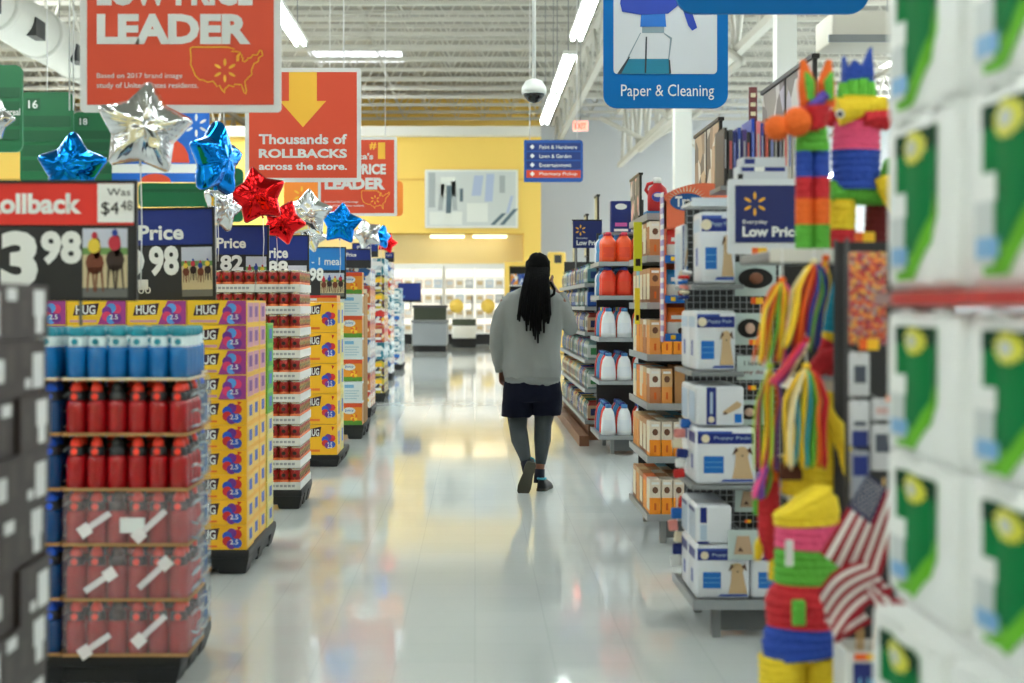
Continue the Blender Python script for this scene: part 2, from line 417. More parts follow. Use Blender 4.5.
# upright glass-door freezer cases
FW = M('freezer_white', (236, 236, 230), .4); FIN = M('freezer_lit_interior', (255, 250, 236), .5, emit=.55)
FBLK = M('black_kickplate', (16, 16, 18), .5); GLASS = M('clear_door_glass', (255, 255, 255), .03, alpha=.12)
WALLW = PX(506, 50)
def freezer():
    r = thing('freezer_case', '', 'freezer')
    w = 1.08; H = PZ(268, 50)
    b = MB(); b.box(-w, w, .72, .78, .35, H, FIN); b.box(-w, -w + .03, 0, .75, .35, H, FW); b.box(w - .03, w, 0, .75, .35, H, FW)
    b.box(-w, w, 0, .78, H, H + .16, FW); b.build('cabinet', r)
    MB().box(-w, w, .02, .78, 0, .35, FBLK).build('kickplate', r)
    for z in (.4, .93, 1.46, 1.99, 2.36): MB().box(-w + .03, w - .03, .15, .72, z - .03, z, FW).build('shelf', r)
    for s in (-1, 0):
        x0 = s * w + .02; x1 = x0 + w - .04
        dd = MB(); f = .035
        for (a, c, e, g) in ((x0, x0 + f, .36, H), (x1 - f, x1, .36, H), (x0, x1, .36, .36 + f), (x0, x1, H - f, H)): dd.box(a, c, -.05, 0, e, g, FW)
        do = dd.build('door', r)
        MB().box(x0 + f, x1 - f, -.03, -.02, .4, H - f, GLASS).build('glass', do)
        MB().box(x1 - .09, x1 - .05, -.09, -.05, 1.2, 1.7, DKSTEEL).build('handle', do)
    return r
fz = Proto(freezer(), 'freezer', 'upright freezers along the far wall')
fx = []
for i in range(6):
    x = WALLW - 1.1 - i * 2.18; fx.append(x)
    fz.put((x, 50.3, 0), 0, 'white lit upright freezer with two glass doors, %s from the right along the far wall' % ORD[i])
# frozen cartons behind the glass
fc = []
for nm, c in (('white', (244, 240, 228)), ('cream', (248, 226, 196)), ('pink', (240, 170, 150)), ('pale_blue', (200, 220, 236)), ('grey', (190, 196, 196))):
    b = MB(); mm = M('frozen_' + nm, c, .5); b.box(-.15, .15, 0, .25, 0, .3, mm); b.box(-.1, .1, -.003, 0, .1, .24, WHITE if nm != 'white' else M('frozen_label', (226, 190, 120), .5))
    fc.append((nm, solid(b, 'frozen_food_carton', 'food carton', 'frozen food cartons behind the freezer glass')))
for i in range(3):
    for j, z in enumerate((.4, .93, 1.46, 1.99)):
        for k in range(6):
            x = fx[i] - .88 + k * .345 + (.03 if k > 2 else 0)
            q = random.choices(range(5), (6, 3, 2 if i > 0 else .3, 1, 1))[0]
            nm, pr = fc[q]
            pr.put((x, 50.55, z + .002), 0, 'frozen food carton %s from left, %s shelf up, %s upright freezer from the right' % (ORD[k], ORD[j], ORD[i]))
# yellow round price markers on two doors
for i, px in enumerate((456.5, 488)):
    YY = 50.22; o = MB().lathe([(.25, 0), (.25, .01)], M('marker_yellow', (240, 200, 80), .5), 20).build('door_sticker', loc=(PX(px, YY), YY, PZ(306, YY)), rx=PI / 2)
    tag(o, 'round yellow sticker on the %s freezer door, %s' % (('left of the two', 'nearer the chest freezer') if i == 0 else ('right of the two', 'nearer the person')), 'sticker', 'round yellow door stickers')
# open-top chest freezer
Y = 42; x0, x1 = PX(412, Y), PX(447, Y)
d = thing('chest_freezer', 'low grey open-top chest freezer with dark window at the aisle end', 'freezer', ((x0 + x1) / 2, Y, 0)); w = (x1 - x0) / 2
GM = M('chest_grey', (150, 156, 160), .4)
MB().rbox(-w, w, 0, 2.2, .18, PZ(323, Y), .04, GM).build('tub', d)
MB().box(-w * .94, w * .94, .05, 2.1, 0, .18, FBLK).build('kickplate', d)
MB().rbox(-w - .03, w + .03, -.04, 2.24, PZ(323, Y), PZ(320, Y), .02, STEEL).build('bumper_rail', d)
MB().box(-w * .95, w * .95, .3, .34, PZ(320, Y), PZ(308, Y), M('dark_olive_glass', (70, 78, 66), .15)).build('window', d)
MB().box(-w, w, .25, 1.9, PZ(308, Y), PZ(305, Y), DKSTEEL).build('canopy', d)
Y = 46; x0, x1 = PX(452, Y), PX(476, Y)
d = thing('chest_freezer', 'pale low freezer bin with dark window standing before the upright freezers', 'freezer', ((x0 + x1) / 2, Y, 0)); w = (x1 - x0) / 2
MB().rbox(-w, w, 0, 1.6, .3, PZ(326, Y), .04, FW).build('tub', d); MB().box(-w, w, .05, 1.5, 0, .3, FBLK).build('kickplate', d)
MB().box(-w, w, .3, .34, PZ(326, Y), PZ(319, Y), M('dark_olive_glass')).build('window', d)
# yellow gondola end with blue goods behind the person
Y = 44; x0, x1 = PX(505, Y), PX(545, Y); w = x1 - x0
d = thing('shelving_unit', 'tall yellow shelf unit with blue and white goods behind the person', 'shelf', (x0, Y, 0))
MB().box(0, .14, 0, .9, 0, PZ(262, Y), WALLY).build('side_panel', d); MB().box(.14, w, 0, .9, PZ(262, Y) - .12, PZ(262, Y), WALLY).build('top_panel', d)
MB().box(.14, w, .8, .9, 0, PZ(262, Y) - .12, DKSTEEL).build('back_panel', d)
for z in (.3, .9, 1.5, 2.0): MB().box(.14, w, .05, .8, z - .03, z, WHITE).build('shelf', d)
gb = [solid(MB().box(0, .22, 0, .3, 0, .34, PM('far_pack_%d' % i, c, 9)), 'packaged_goods', 'package', 'packages on the far yellow shelf') for i, c in enumerate((((40, 90, 180), (220, 225, 230), (30, 60, 140)), ((230, 150, 60), (60, 110, 190), (230, 230, 230))))]
for j, z in enumerate((.3, .9, 1.5, 2.0)):
    for k in range(4):
        gb[(j + k) % 2].put((x0 + .18 + k * .25, Y + .1, z + .002), 0, 'package %s from the left, %s shelf up, far yellow shelf unit' % (ORD[k], ORD[j]))
# small yellow machine right of the head
Y = 40
d = thing('photo_kiosk', 'small yellow kiosk with a dark screen right of the person\'s head', 'kiosk', (PX(557, Y), Y, 0)); w = 9 * Y / F
MB().rbox(-w, w, 0, .5, 0, PZ(252, Y), .05, WALLY).build('body', d)
MB().box(-w * .3, w * .5, -.02, 0, PZ(263, Y), PZ(255, Y), DKSTEEL).build('screen', d)
# ================================================================== LEFT SIDE: PALLET DISPLAYS
def pallet(px_x0, px_x1, y0, y1, h, label, group='black plastic pallets under the left displays'):
    w = px_x1 - px_x0; dp = y1 - y0
    d = thing('pallet', label, 'pallet', (px_x0, y0, 0), group=group)
    b = MB(); b.rbox(0, w, 0, dp, h - .045, h, .008, BLKPL); b.build('deck', d)
    for i, fx_ in enumerate((.09, w / 2, w - .09)):
        for fy in (.09, dp / 2, dp - .09):
            pr = [(.05, 0), (.075, .004), (.095, h - .05), (.095, h - .044)]
            ring = [[(fx_ + sx * r * .9, fy + sy * r * .9, z) for sx, sy in ((-1, -1), (1, -1), (1, 1), (-1, 1))] for r, z in pr]
            MB().loft(ring, BLKPL, smooth=False).build('foot', d)
    MB().box(.02, w - .02, .02, .05, h - .1, h - .045, BLKPL).build('front_rail', d)
    MB().box(w - .05, w - .02, .05, dp - .02, h - .1, h - .045, BLKPL).build('side_rail', d)
    return d

# --- sports drink pallet -------------------------------------------------
Y0 = 5.12; XR_ = PX(188, Y0); LH = .1985; PH = PZ(657, Y0)
pallet(XR_ - 1.05, XR_ - .03, Y0 + .02, Y0 + .62, PH, 'black plastic pallet under the stacked sports drinks')
CLR = M('clear_bottle_neck', (214, 196, 196), .12, alpha=.85)
def bottle(liq, cap, root, x, y, z):
    r = .0366; b = MB()
    if liq is LIQ['cyan']:
        b.lathe([(r * .8, 0), (r, .006), (r, .11), (r * .9, .12)], liq, 14, (x, y, z)); o = b.build('bottle', root)
        MB().lathe([(r * .9, .12), (r * .86, .125), (r * .86, .152), (r * .7, .158)], CAPW, 14, (x, y, z)).build('neck', o)
        MB().prism([(x + .012 * math.cos(t * PI / 6), z + .138 + .012 * math.sin(t * PI / 6)) for t in range(12)], y - r * .86 - .003, y - r * .8, CAPT).build('badge', o)
        MB().lathe([(r * .8, .158), (r * .84, .162), (r * .84, .184), (r * .6, .19)], CAPT, 14, (x, y, z)).build('cap', o)
        return
    b.lathe([(r * .8, 0), (r, .006), (r, .04), (r * .96, .048), (r, .056), (r, .1), (r * .95, .112), (r * .8, .124)], liq, 14, (x, y, z)); o = b.build('bottle', root)
    MB().lathe([(r * .8, .124), (r * .82, .128), (r * .8, .15), (r * .62, .156)], CAPC, 14, (x, y, z)).build('neck', o)
    MB().lathe([(r * .58, .15), (r * .6, .168), (r * .5, .178), (r * .34, .186), (r * .2, .19)], cap, 14, (x, y, z)).build('cap', o)
    if cap is not CAPC: MB().prism([(x + .0125 * math.cos(t * PI / 6), z + .139 + .013 * math.sin(t * PI / 6)) for t in range(12)], y - r * .82 - .003, y - r * .78, cap).build('badge', o)
LIQ = {'red': M('red_drink', (168, 10, 20), .2, coat=.4), 'blue': M('blue_drink', (6, 66, 124), .2, coat=.4), 'cyan': M('cyan_drink', (6, 112, 184), .25, coat=.4)}
CAPT = M('teal_cap', (20, 140, 160), .35); CAPR = M('orange_red_cap', (255, 70, 50), .35); CAPB = M('blue_cap', (20, 90, 220), .35); CAPC = M('black_silver_cap', (44, 46, 50), .35); CAPW = M('teal_white_cap', (220, 236, 238), .35)
FILM = M('shrink_film', (226, 206, 210), .14, alpha=.2, bump=.6, bscale=22)
FILMB = M('blue_case_film', (200, 226, 240), .16, alpha=.18, bump=.6, bscale=22)
def drink_case(col, wrap, nx=6, ny=4, cap=None):
    r = thing('drink_case', '', 'drink case')
    W = nx * .0745; D = ny * .0745
    MB().box(-.004, W + .004, -.004, D + .004, 0, .004, CARD).build('tray_base', r)
    t = MB(); 
    for a in ((-.004, W + .004, -.004, -.001), (-.004, W + .004, D + .001, D + .004), (-.004, -.001, -.001, D + .001), (W + .001, W + .004, -.001, D + .001)): t.box(a[0], a[1], a[2], a[3], .004, .012, CARD if col != 'cyan' else CREAM)
    t.build('tray_rim', r)
    for i in range(nx):
        for j in range(ny):
            if 0 < i < nx - 1 and 0 < j < ny - 1: continue
            bottle(LIQ[col], (cap or CAPR) if (i + j) % 5 != 2 else CAPC, r, .0372 + i * .0745, .0372 + j * .0745, .003)
    if col != 'cyan':      # gathered film on the aisle side
        random.seed(wrap + 3); t = MB()
        for q in range(3):
            z = .03 + q * .055; t.tube([(W + .008, .03 + random.uniform(0, .02), z), (W + .014, D * .3, z + random.uniform(-.02, .02)), (W + .01, D * .7, z + random.uniform(-.02, .02)), (W + .008, D - .04, z)], [.004, .011, .009, .004], M('gathered_film', (214, 228, 236), .2, alpha=.4), 6, flat=.5)
        t.build('gathered_film', r)
    if wrap:
        MB().rbox(-.006, W + .006, -.006, D + .006, .004, .196, .018, FILM if col == 'red' else FILMB).build('shrink_wrap', r)
        if wrap == 1: MB().rbox(W * .46, W * .66, -.009, -.0065, .05, .105, .001, WHITE, smooth=False).build('label', r)
        for (cx_, cz_, a, L) in ((W * .28, .11 - .02 * wrap, .6, .11), (W * .72, .075 + .01 * wrap, .75, .13)):
            T = Matrix.Translation((cx_, -.009, cz_)) @ Matrix.Rotation(-a, 4, 'Y')
            b = MB(); b.box(-L / 2, L / 2, -.001, .001, -.011, .011, M('white_carry_strap', (222, 214, 216), .4), T=T); b.build('carry_strap', r)
            b = MB(); e = -1 if wrap % 2 else 1; b.box(e * L / 2 - .022, e * L / 2 + .022, -.003, -.001, -.022, .022, M('white_strap_tab', (236, 230, 230), .4), T=T); b.build('strap_tab', r)
    return r
G = 'cases of sports drink bottles on the front left pallet'
rowdesc = ['top', 'second', 'third', 'fourth', 'fifth', 'bottom']
protos = {}
def dc(key, *a, **k):
    if key not in protos: protos[key] = Proto(drink_case(*a, **k), 'drink case', G)
    return protos[key]
W = 6 * .0745
for row in range(6):
    z = PH + .001 + (5 - row) * LH
    rd = rowdesc[row] + ' layer'
    if row == 0:
        dc('c6', 'cyan', 0, cap=CAPW).put((XR_ - W, Y0, z), 0, 'cyan sports drink case at the front right of the top layer')
        dc('c6').put((XR_ - 2 * W - .03, Y0, z), 0, 'cyan sports drink case left in the top layer, a little lower')
        dc('c6').put((XR_ - W - .05, Y0 + .315, z), 0, 'cyan sports drink case behind in the top layer')
    else:
        wr = {1: 0, 2: 0, 3: 1, 4: 2, 5: 3}[row]
        dc('r%d' % wr, 'red', wr).put((XR_ - W - .002, Y0, z), 0, 'red sports drink case in the %s' % rd)
        dc('b', 'blue', 0, 6, 4, cap=CAPB).put((XR_ - 2 * W - .02, Y0 + .01, z), 0, 'blue sports drink case left of the red one, %s' % rd)
        dc('bw', 'blue', 4, 6, 4, cap=CAPB).put((XR_ - W - .035, Y0 + .316, z), 0, 'blue sports drink case behind the red one, %s' % rd)

# --- printed snack boxes -------------------------------------------------
BX = {}
HUGDK = M('dark_maroon_letter', (60, 16, 40), .4)
def berry(b, cx, cz, r, y, cols):
    random.seed(int(cx * 1000 + cz * 777))
    for k in range(7):
        a = k * 2 * PI / 7; q = r * (.62 if k else 0); rr = r * .48
        c = cols[k % len(cols)]
        pts = [(cx + q * math.cos(a) + rr * math.cos(t * PI / 5), y - .0002 * k, cz + q * math.sin(a) * .9 + rr * math.sin(t * PI / 5)) for t in range(10)]
        b.add(pts, [tuple(range(10))], c)
def hug_box(w, d, h, kind):
    base = {'purple': M('hug_yellow', (252, 204, 40), .4), 'orange': M('hug_amber', (255, 192, 32), .4), 'green': M('hug_lime', (130, 200, 50), .4), 'pale': M('hug_pale', (240, 226, 130), .4)}[kind]
    side = {'purple': M('hug_violet', (214, 150, 170), .4), 'orange': M('hug_amber_side', (252, 208, 96), .4), 'green': M('hug_green', (60, 170, 60), .4), 'pale': M('hug_pale_side', (222, 214, 150), .4)}[kind]
    b = MB(); b.box(0, w, 0, d, 0, h, base)
    g = .0012
    if kind == 'purple':
        b.add([(w * .52, -g, h * .02), (w * .99, -g, h * .02), (w * .99, -g, h * .98), (w * .68, -g, h * .98)], [(0, 1, 2, 3)], M('hug_magenta', (170, 60, 140), .4))
        b.fr(w * .05, w * .5, h * .1, h * .2, -g, M('hug_violet'))
        bc = [M('b_violet', (120, 50, 150), .4), M('b_pink', (226, 60, 110), .4), M('b_sky', (90, 160, 230), .4)]
    else:
        b.fr(w * .05, w * .5, h * .1, h * .18, -g, M('hug_orange_line', (240, 120, 40), .4))
        bc = [M('b_blue', (40, 90, 200), .4), M('b_red', (220, 50, 50), .4), M('b_violet')]
        b.add([(w * .86, -g, h * .8), (w * .92, -g, h * .92), (w * .84, -g, h * .95)], [(0, 1, 2)], REDP)
    berry(b, w * .77, h * .45, h * .42 if w > h * 1.3 else h * .24, -g - .0004, bc)
    b.text('2.5', w * .72, w * .86, h * .22, h * .42, -g - .003, WHITE, .02)
    z0, z1 = (.42, .8) if w > h * 1.3 else (.62, .86)
    b.add([(w * .1, -g, h * (z0 - .05)), (w * .5, -g, h * z0), (w * .54, -g, h * (z1 + .08)), (w * .14, -g, h * (z1 - .02))], [(0, 1, 2, 3)], HUGDK)
    b.text('HUG', w * .15, w * .48, h * z0, h * z1, -g - .001, WHITE, .03)
    # aisle side of the carton
    x = w + g
    b.quad((x, d * .08, h * .1), (x, d * .92, h * .1), (x, d * .92, h * .9), (x, d * .08, h * .9), side)
    b.quad((x + g, d * .3, h * .3), (x + g, d * .7, h * .3), (x + g, d * .7, h * .75), (x + g, d * .3, h * .75), bc[0])
    return b
def hb(kind, w, d, h, nm='snack_box', g='boxes of fruit drinks on the left pallets'):
    k = (kind, w, d, h)
    if k not in BX: BX[k] = solid(hug_box(w, d, h, kind), nm, 'carton', g)
    return BX[k]
Y1 = 7.28; XR1 = PX(247.5, Y1); PH1 = PZ(550, Y1); BH = (PZ(300, Y1) - PH1) / 10; BW = .308
pallet(XR1 - 1.24, XR1 + .01, Y1 - .01, Y1 + .98, PH1, 'black plastic pallet under the purple and orange drink cartons')
for row in range(10):
    z = PH1 + .001 + (9 - row) * BH
    kind = 'purple' if row < 4 else 'orange'
    for c in range(4):
        hb(kind, BW - .004, .235, BH - .002).put((XR1 - (c + 1) * BW, Y1, z), 0, '%s drink carton, %s row down, %s from the aisle' % ('purple and yellow' if row < 4 else 'orange', ORD[row], ORD[c]))
    for dpt in (1, 2):
        hb(kind, BW - .004, .235, BH - .002).put((XR1 - BW - .008, Y1 + .24 * dpt, z), 0, '%s drink carton, %s row down, %s behind the front stack' % ('purple and yellow' if row < 4 else 'orange', ORD[row], ORD[dpt - 1]))
    if row > 0:
        k2 = 'green' if row < 5 else 'pale'
        hb(k2, BW - .004, .235, BH - .002).put((XR1 - BW, Y1 + .72, z), 0, '%s drink carton, %s layer down at the rear aisle corner' % ('green' if row < 5 else 'pale yellow', ORD[row - 1]))

# --- canned goods --------------------------------------------------------
Y2 = 9.58; XR2 = PX(301, Y2); PH2 = PZ(490, Y2); TH = (PZ(270, Y2) - PH2) / 10
pallet(XR2 - .98, XR2 + .005, Y2, Y2 + .62, PH2, 'black plastic pallet under the trays of cans')
TRAYM = M('white_can_tray', (226, 226, 222), .5)
TINK = M('tray_small_print', (160, 162, 166), .5)
def can():
    b = MB(); r = .0375; h = TH - .006
    b.lathe([(r * .9, 0), (r, .003), (r, .02)], M('can_brown', (120, 40, 18), .35), 14)
    b.lathe([(r, .02), (r, h * .45)], M('can_food_orange', (232, 116, 56), .35), 14)
    b.lathe([(r, h * .45), (r, h * .9)], M('can_dark_red', (162, 24, 18), .35), 14)
    b.lathe([(r, h * .9), (r * .96, h * .96), (r, h), (r * .9, h), (r * .88, h * .98)], M('can_tin', (196, 186, 170), .25, 1), 14)
    for a in (-1.57, 0, 1.57):      # oval name badge on the label
        b.add([(math.cos(a + u * .55) * (r + .0008), math.sin(a + u * .75) * (r + .0008), h * .66 + v * h * .17) for u, v in ((-1, 0), (-.6, .9), (0, 1.1), (.6, .9), (1, 0), (.6, -.9), (0, -1.1), (-.6, -.9))], [tuple(range(8))], M('can_badge_gold', (214, 178, 90), .4))
        b.add([(math.cos(a + u * .4) * (r + .0014), math.sin(a + u * .55) * (r + .0014), h * .66 + v * h * .08) for u, v in ((-1, 0), (-.6, .9), (0, 1.1), (.6, .9), (1, 0), (.6, -.9), (0, -1.1), (-.6, -.9))], [tuple(range(8))], M('can_badge_dark', (40, 20, 16), .4))
    return solid(b, 'food_can', 'can', 'cans in the white trays')
tr = MB(); tw = .304; td = .305; th = .052
tr.box(0, tw, 0, td, 0, .003, TRAYM)
for a in ((0, tw, 0, .003), (0, tw, td - .003, td), (0, .003, .003, td - .003), (tw - .003, tw, .003, td - .003)): tr.box(a[0], a[1], a[2], a[3], .003, th, TRAYM)
for k in range(9): tr.fr(.03 + k * .027, .05 + k * .027, .018, .034, -.0006, TINK)
trp = solid(tr, 'can_tray', 'tray', 'white cardboard trays of cans'); cn = can()
for row in range(10):
    z = PH2 + .001 + (9 - row) * TH
    for c in range(3):
        for q in range(2 if c == 0 else 1):
            x = XR2 - (c + 1) * .308
            trp.put((x, Y2 + .31 * q, z), 0, 'white can tray, %s layer down, %s from the aisle%s' % (ORD[row], ORD[c], ', rear' if q else ', front'))
            cells = [(i, 0) for i in range(4)] + ([(3, j) for j in (1, 2, 3)] if c == 0 else [])
            if q: cells = [(3, j) for j in range(4)]
            for (i, j) in cells:
                cn.put((x + .04 + i * .0747, Y2 + .31 * q + .041 + j * .0745, z + .0035), 0,
                       'dark red food can %s from left, %s in, %s%s tray, %s layer down' % (ORD[i], ORD[j], 'rear ' if q else '', ['aisle side', 'middle', 'left'][c], ORD[row]))

# --- tall yellow cartons -------------------------------------------------
Y3 = 12.1; XR3 = PX(338, Y3); PH3 = PZ(455, Y3); BH3 = (PZ(302, Y3) - PH3) / 5
pallet(XR3 - .98, XR3 + .01, Y3, Y3 + .98, PH3, 'black plastic pallet under the tall yellow drink cartons')
for row in range(5):
    for c in range(2):
        hb('orange', .292, .3, BH3 - .004, 'drink_carton', 'tall yellow drink cartons on the fourth pallet').put((XR3 - .3 * (c + 1), Y3, PH3 + .001 + (4 - row) * BH3), 0, 'tall yellow drink carton, %s row down, %s from the aisle' % (ORD[row], ORD[c]))
        hb('pale', .292, .3, BH3 - .004, 'drink_carton').put((XR3 - .3 * (c + 1), Y3 + .31, PH3 + .001 + (4 - row) * BH3), 0, 'pale tall drink carton, %s row down, %s from the aisle, behind' % (ORD[row], ORD[c]))
def fruit_box(w, d, h, white, nm):
    b = MB(); base = M('fruit_orange', (236, 150, 40), .4) if not white else M('fruit_white', (222, 232, 236), .45)
    b.box(0, w, 0, d, 0, h, base); g = .0015
    if not white:
        b.fr(0, w, h * .82, h, -g, M('fruit_red_band', (224, 80, 40), .4))
        b.fr(0, w, 0, h * .2, -g, M('fruit_green_band', (90, 150, 50), .4))
        b.add([(w * (.38 + .3 * math.cos(t)), -g * 2, h * (.66 + .16 * math.sin(t))) for t in [k * PI / 6 for k in range(12)]], [tuple(range(12))], WHITE)
        b.text('Juicy', w * .16, w * .6, h * .6, h * .74, -g * 3, M('fruit_blue', (50, 120, 190), .4), .02)
        berry(b, w * .62, h * .34, h * .17, -g * 2, [M('fruit_yellow', (255, 206, 50), .4), M('fruit_deep', (236, 110, 30), .4)])
    else:
        b.fr(w * .15, w * .6, h * .7, h * .85, -g, LTBLUE)
        for k in range(4): b.fr(w * .15, w * (.85 - .1 * (k % 2)), h * (.55 - k * .12), h * (.59 - k * .12), -g, M('faint_print', (170, 200, 216), .5))
    b.quad((w + g, d * .1, h * .1), (w + g, d * .9, h * .1), (w + g, d * .9, h * .9), (w + g, d * .1, h * .9), M('box_side_tan', (200, 160, 110), .6))
    return solid(b, nm, 'carton', 'fruit snack cartons on the left')
Y4 = 14.6; XR4 = PX(362.5, Y4); PH4 = PZ(425, Y4); BH4 = (PZ(272, Y4) - PH4) / 7
pallet(XR4 - .98, XR4 + .01, Y4, Y4 + .98, PH4, 'black plastic pallet under the orange and white fruit cartons')
fo = fruit_box(.212, .22, BH4 - .004, 0, 'fruit_carton'); fw = fruit_box(.212, .22, BH4 - .004, 1, 'fruit_carton')
tan = solid(MB().box(0, .3, 0, .22, 0, BH4 - .004, CARD), 'shipping_carton', 'carton', 'brown cartons behind the fruit cartons')
for row in range(7):
    for c in range(2):
        (fw if row % 2 else fo).put((XR4 - .216 * (c + 1), Y4, PH4 + .001 + (6 - row) * BH4), 0, '%s fruit carton, %s row down, %s from the aisle' % ('white' if row % 2 else 'orange', ORD[row], ORD[c]))
    if row: tan.put((XR4 - .3, Y4 + .25, PH4 + .001 + (6 - row) * BH4), 0, 'brown carton behind the fruit cartons, %s layer down' % ORD[row])
    if row: tan.put((XR4 - .3, Y4 + .48, PH4 + .001 + (6 - row) * BH4), 0, 'brown carton at the rear of the fruit pallet, %s layer down' % ORD[row])
# flat orange boxes standing on the tall yellow cartons
b = MB(); b.box(0, .29, 0, .3, 0, .055, M('fruit_orange')); b.fr(0, .29, .035, .055, -.001, REDP); b.fr(.02, .12, .012, .03, -.001, WHITE)
fb = solid(b, 'flat_carton', 'carton', 'flat orange cartons on the yellow stack')
for c in range(2): fb.put((XR3 - .3 * (c + 1), Y3, PH3 + 5 * BH3 + .001), 0, 'flat orange carton on the tall yellow stack, %s from the aisle' % ORD[c])

# --- further mixed displays ----------------------------------------------
MIX = [PM('mix_a', ((230, 228, 222), (200, 60, 50), (236, 190, 60), (40, 60, 120)), 16), PM('mix_b', ((226, 226, 222), (60, 110, 170), (226, 226, 222), (160, 90, 50)), 16),
       PM('mix_c', ((60, 60, 70), (200, 180, 60), (110, 70, 60), (210, 210, 210)), 16), PM('mix_d', ((190, 200, 206), (30, 120, 140), (230, 236, 236), (220, 230, 232)), 14), PM('mix_e', ((200, 120, 60), (180, 60, 60), (230, 210, 170), (90, 60, 90)), 16)]
def mixbox(i, w, d, h): 
    b = MB(); b.box(0, w, 0, d, 0, h, MIX[i]); b.fr(w * .15, w * .85, h * .55, h * .8, -.001, [REDP, BLUEP, YEL, WHITE, CREAM][i]); b.fr(w * .2, w * .8, h * .15, h * .3, -.001, WHITE)
    return b
MXP = {}
def mix(i, w, d, h, nm, g):
    k = (i, w, d, h, nm)
    if k not in MXP: MXP[k] = solid(mixbox(i, w, d, h), nm, 'carton', g)
    return MXP[k]
def mixed_pallet(Y, pxr, pxbase, pxtop, nrow, seq, name, w=.26, cols=2, dep=3):
    xr = PX(pxr, Y); ph = .13; z0 = ph; zt = PZ(pxtop, Y); bh = (zt - z0) / nrow
    pallet(xr - w * cols - .02, xr + .01, Y, Y + .3 * dep + .02, ph, 'black plastic pallet under the %s' % name)
    for r in range(nrow):
        for c in range(cols):
            for q in range(dep):
                if c and q: continue
                mix(seq[r % len(seq)], w - .01, .28, round(bh - .004, 4), 'goods_carton', 'cartons in the %s' % name).put((xr - w * (c + 1), Y + .3 * q, z0 + .001 + (nrow - 1 - r) * bh), 0,
                    'carton in the %s, %s row down%s%s' % (name, ORD[r], ', left column' if c else '', ['', ', second in depth', ', third in depth', ', fourth in depth'][q]))
mixed_pallet(17.3, 371, 412, 268, 8, (1, 4, 0, 4, 1), 'mixed red and brown stack')
mixed_pallet(20.2, 385, 402, 258, 8, (3, 2, 2, 0, 4), 'dark and yellow goods stack', .24)
mixed_pallet(26, 392, 380, 262, 7, (1, 0, 3), 'narrow white goods stack', .26)
mixed_pallet(30, 402, 370, 288, 6, (3, 3, 1), 'pale teal goods stack', .3, 2, 4)

# --- near dark cartons, very close on the left ---------------------------
XN = -1.04; PHN = .12; NL = 10; BHN = (1.43 - PHN) / NL
pallet(XN - .98, XN, 2.3, 3.5, PHN, 'black plastic pallet under the near dark cartons')
DKB = M('dark_brown_carton', (48, 37, 34), .5, var=.1); GREYW = M('off_white_print', (226, 226, 226), .5)
def dark_carton(v):
    w, d, h = .42, .232, BHN - .003; b = MB(); b.box(0, w, 0, d, 0, h, DKB); random.seed(30 + v)
    x = w + .001
    def sq(a, c, e, f, m=GREYW): b.quad((x, a * d, e * h), (x, c * d, e * h), (x, c * d, f * h), (x, a * d, f * h), m)
    if v == 0: sq(.5, .86, .42, .9); sq(.56, .8, .1, .42); sq(.1, .3, .2, .7, M('grey_print', (66, 56, 52), .5))
    elif v == 1: sq(.55, .9, .1, .75); sq(.2, .45, .5, .95, M('grey_print')); sq(.3, .48, .12, .3)
    elif v == 2: sq(.08, .6, .3, .7); sq(.7, .9, .3, .9, M('grey_print'))
    else: sq(.15, .38, .1, .85); sq(.55, .75, .1, .6, M('grey_print')); sq(.6, .9, .7, .92)
    b.fr(w * .1, w * .5, h * .3, h * .75, -.001, GREYW)
    return solid(b, 'drink_carton', 'carton', 'dark brown cartons at the left edge')
dcn = [dark_carton(v) for v in range(4)]
for r in range(NL):
    for q in range(5):
        dcn[(0 if r % 2 == 0 else 1) if q == 4 else (2 + (r + q) % 2)].put((XN - .42 - .006 * ((r * 7 + q) % 3), 2.31 + q * .236, PHN + .001 + (NL - 1 - r) * BHN), 0,
            'dark brown carton with white print, %s layer down, %s from the camera' % (ORD[r], ORD[q]))

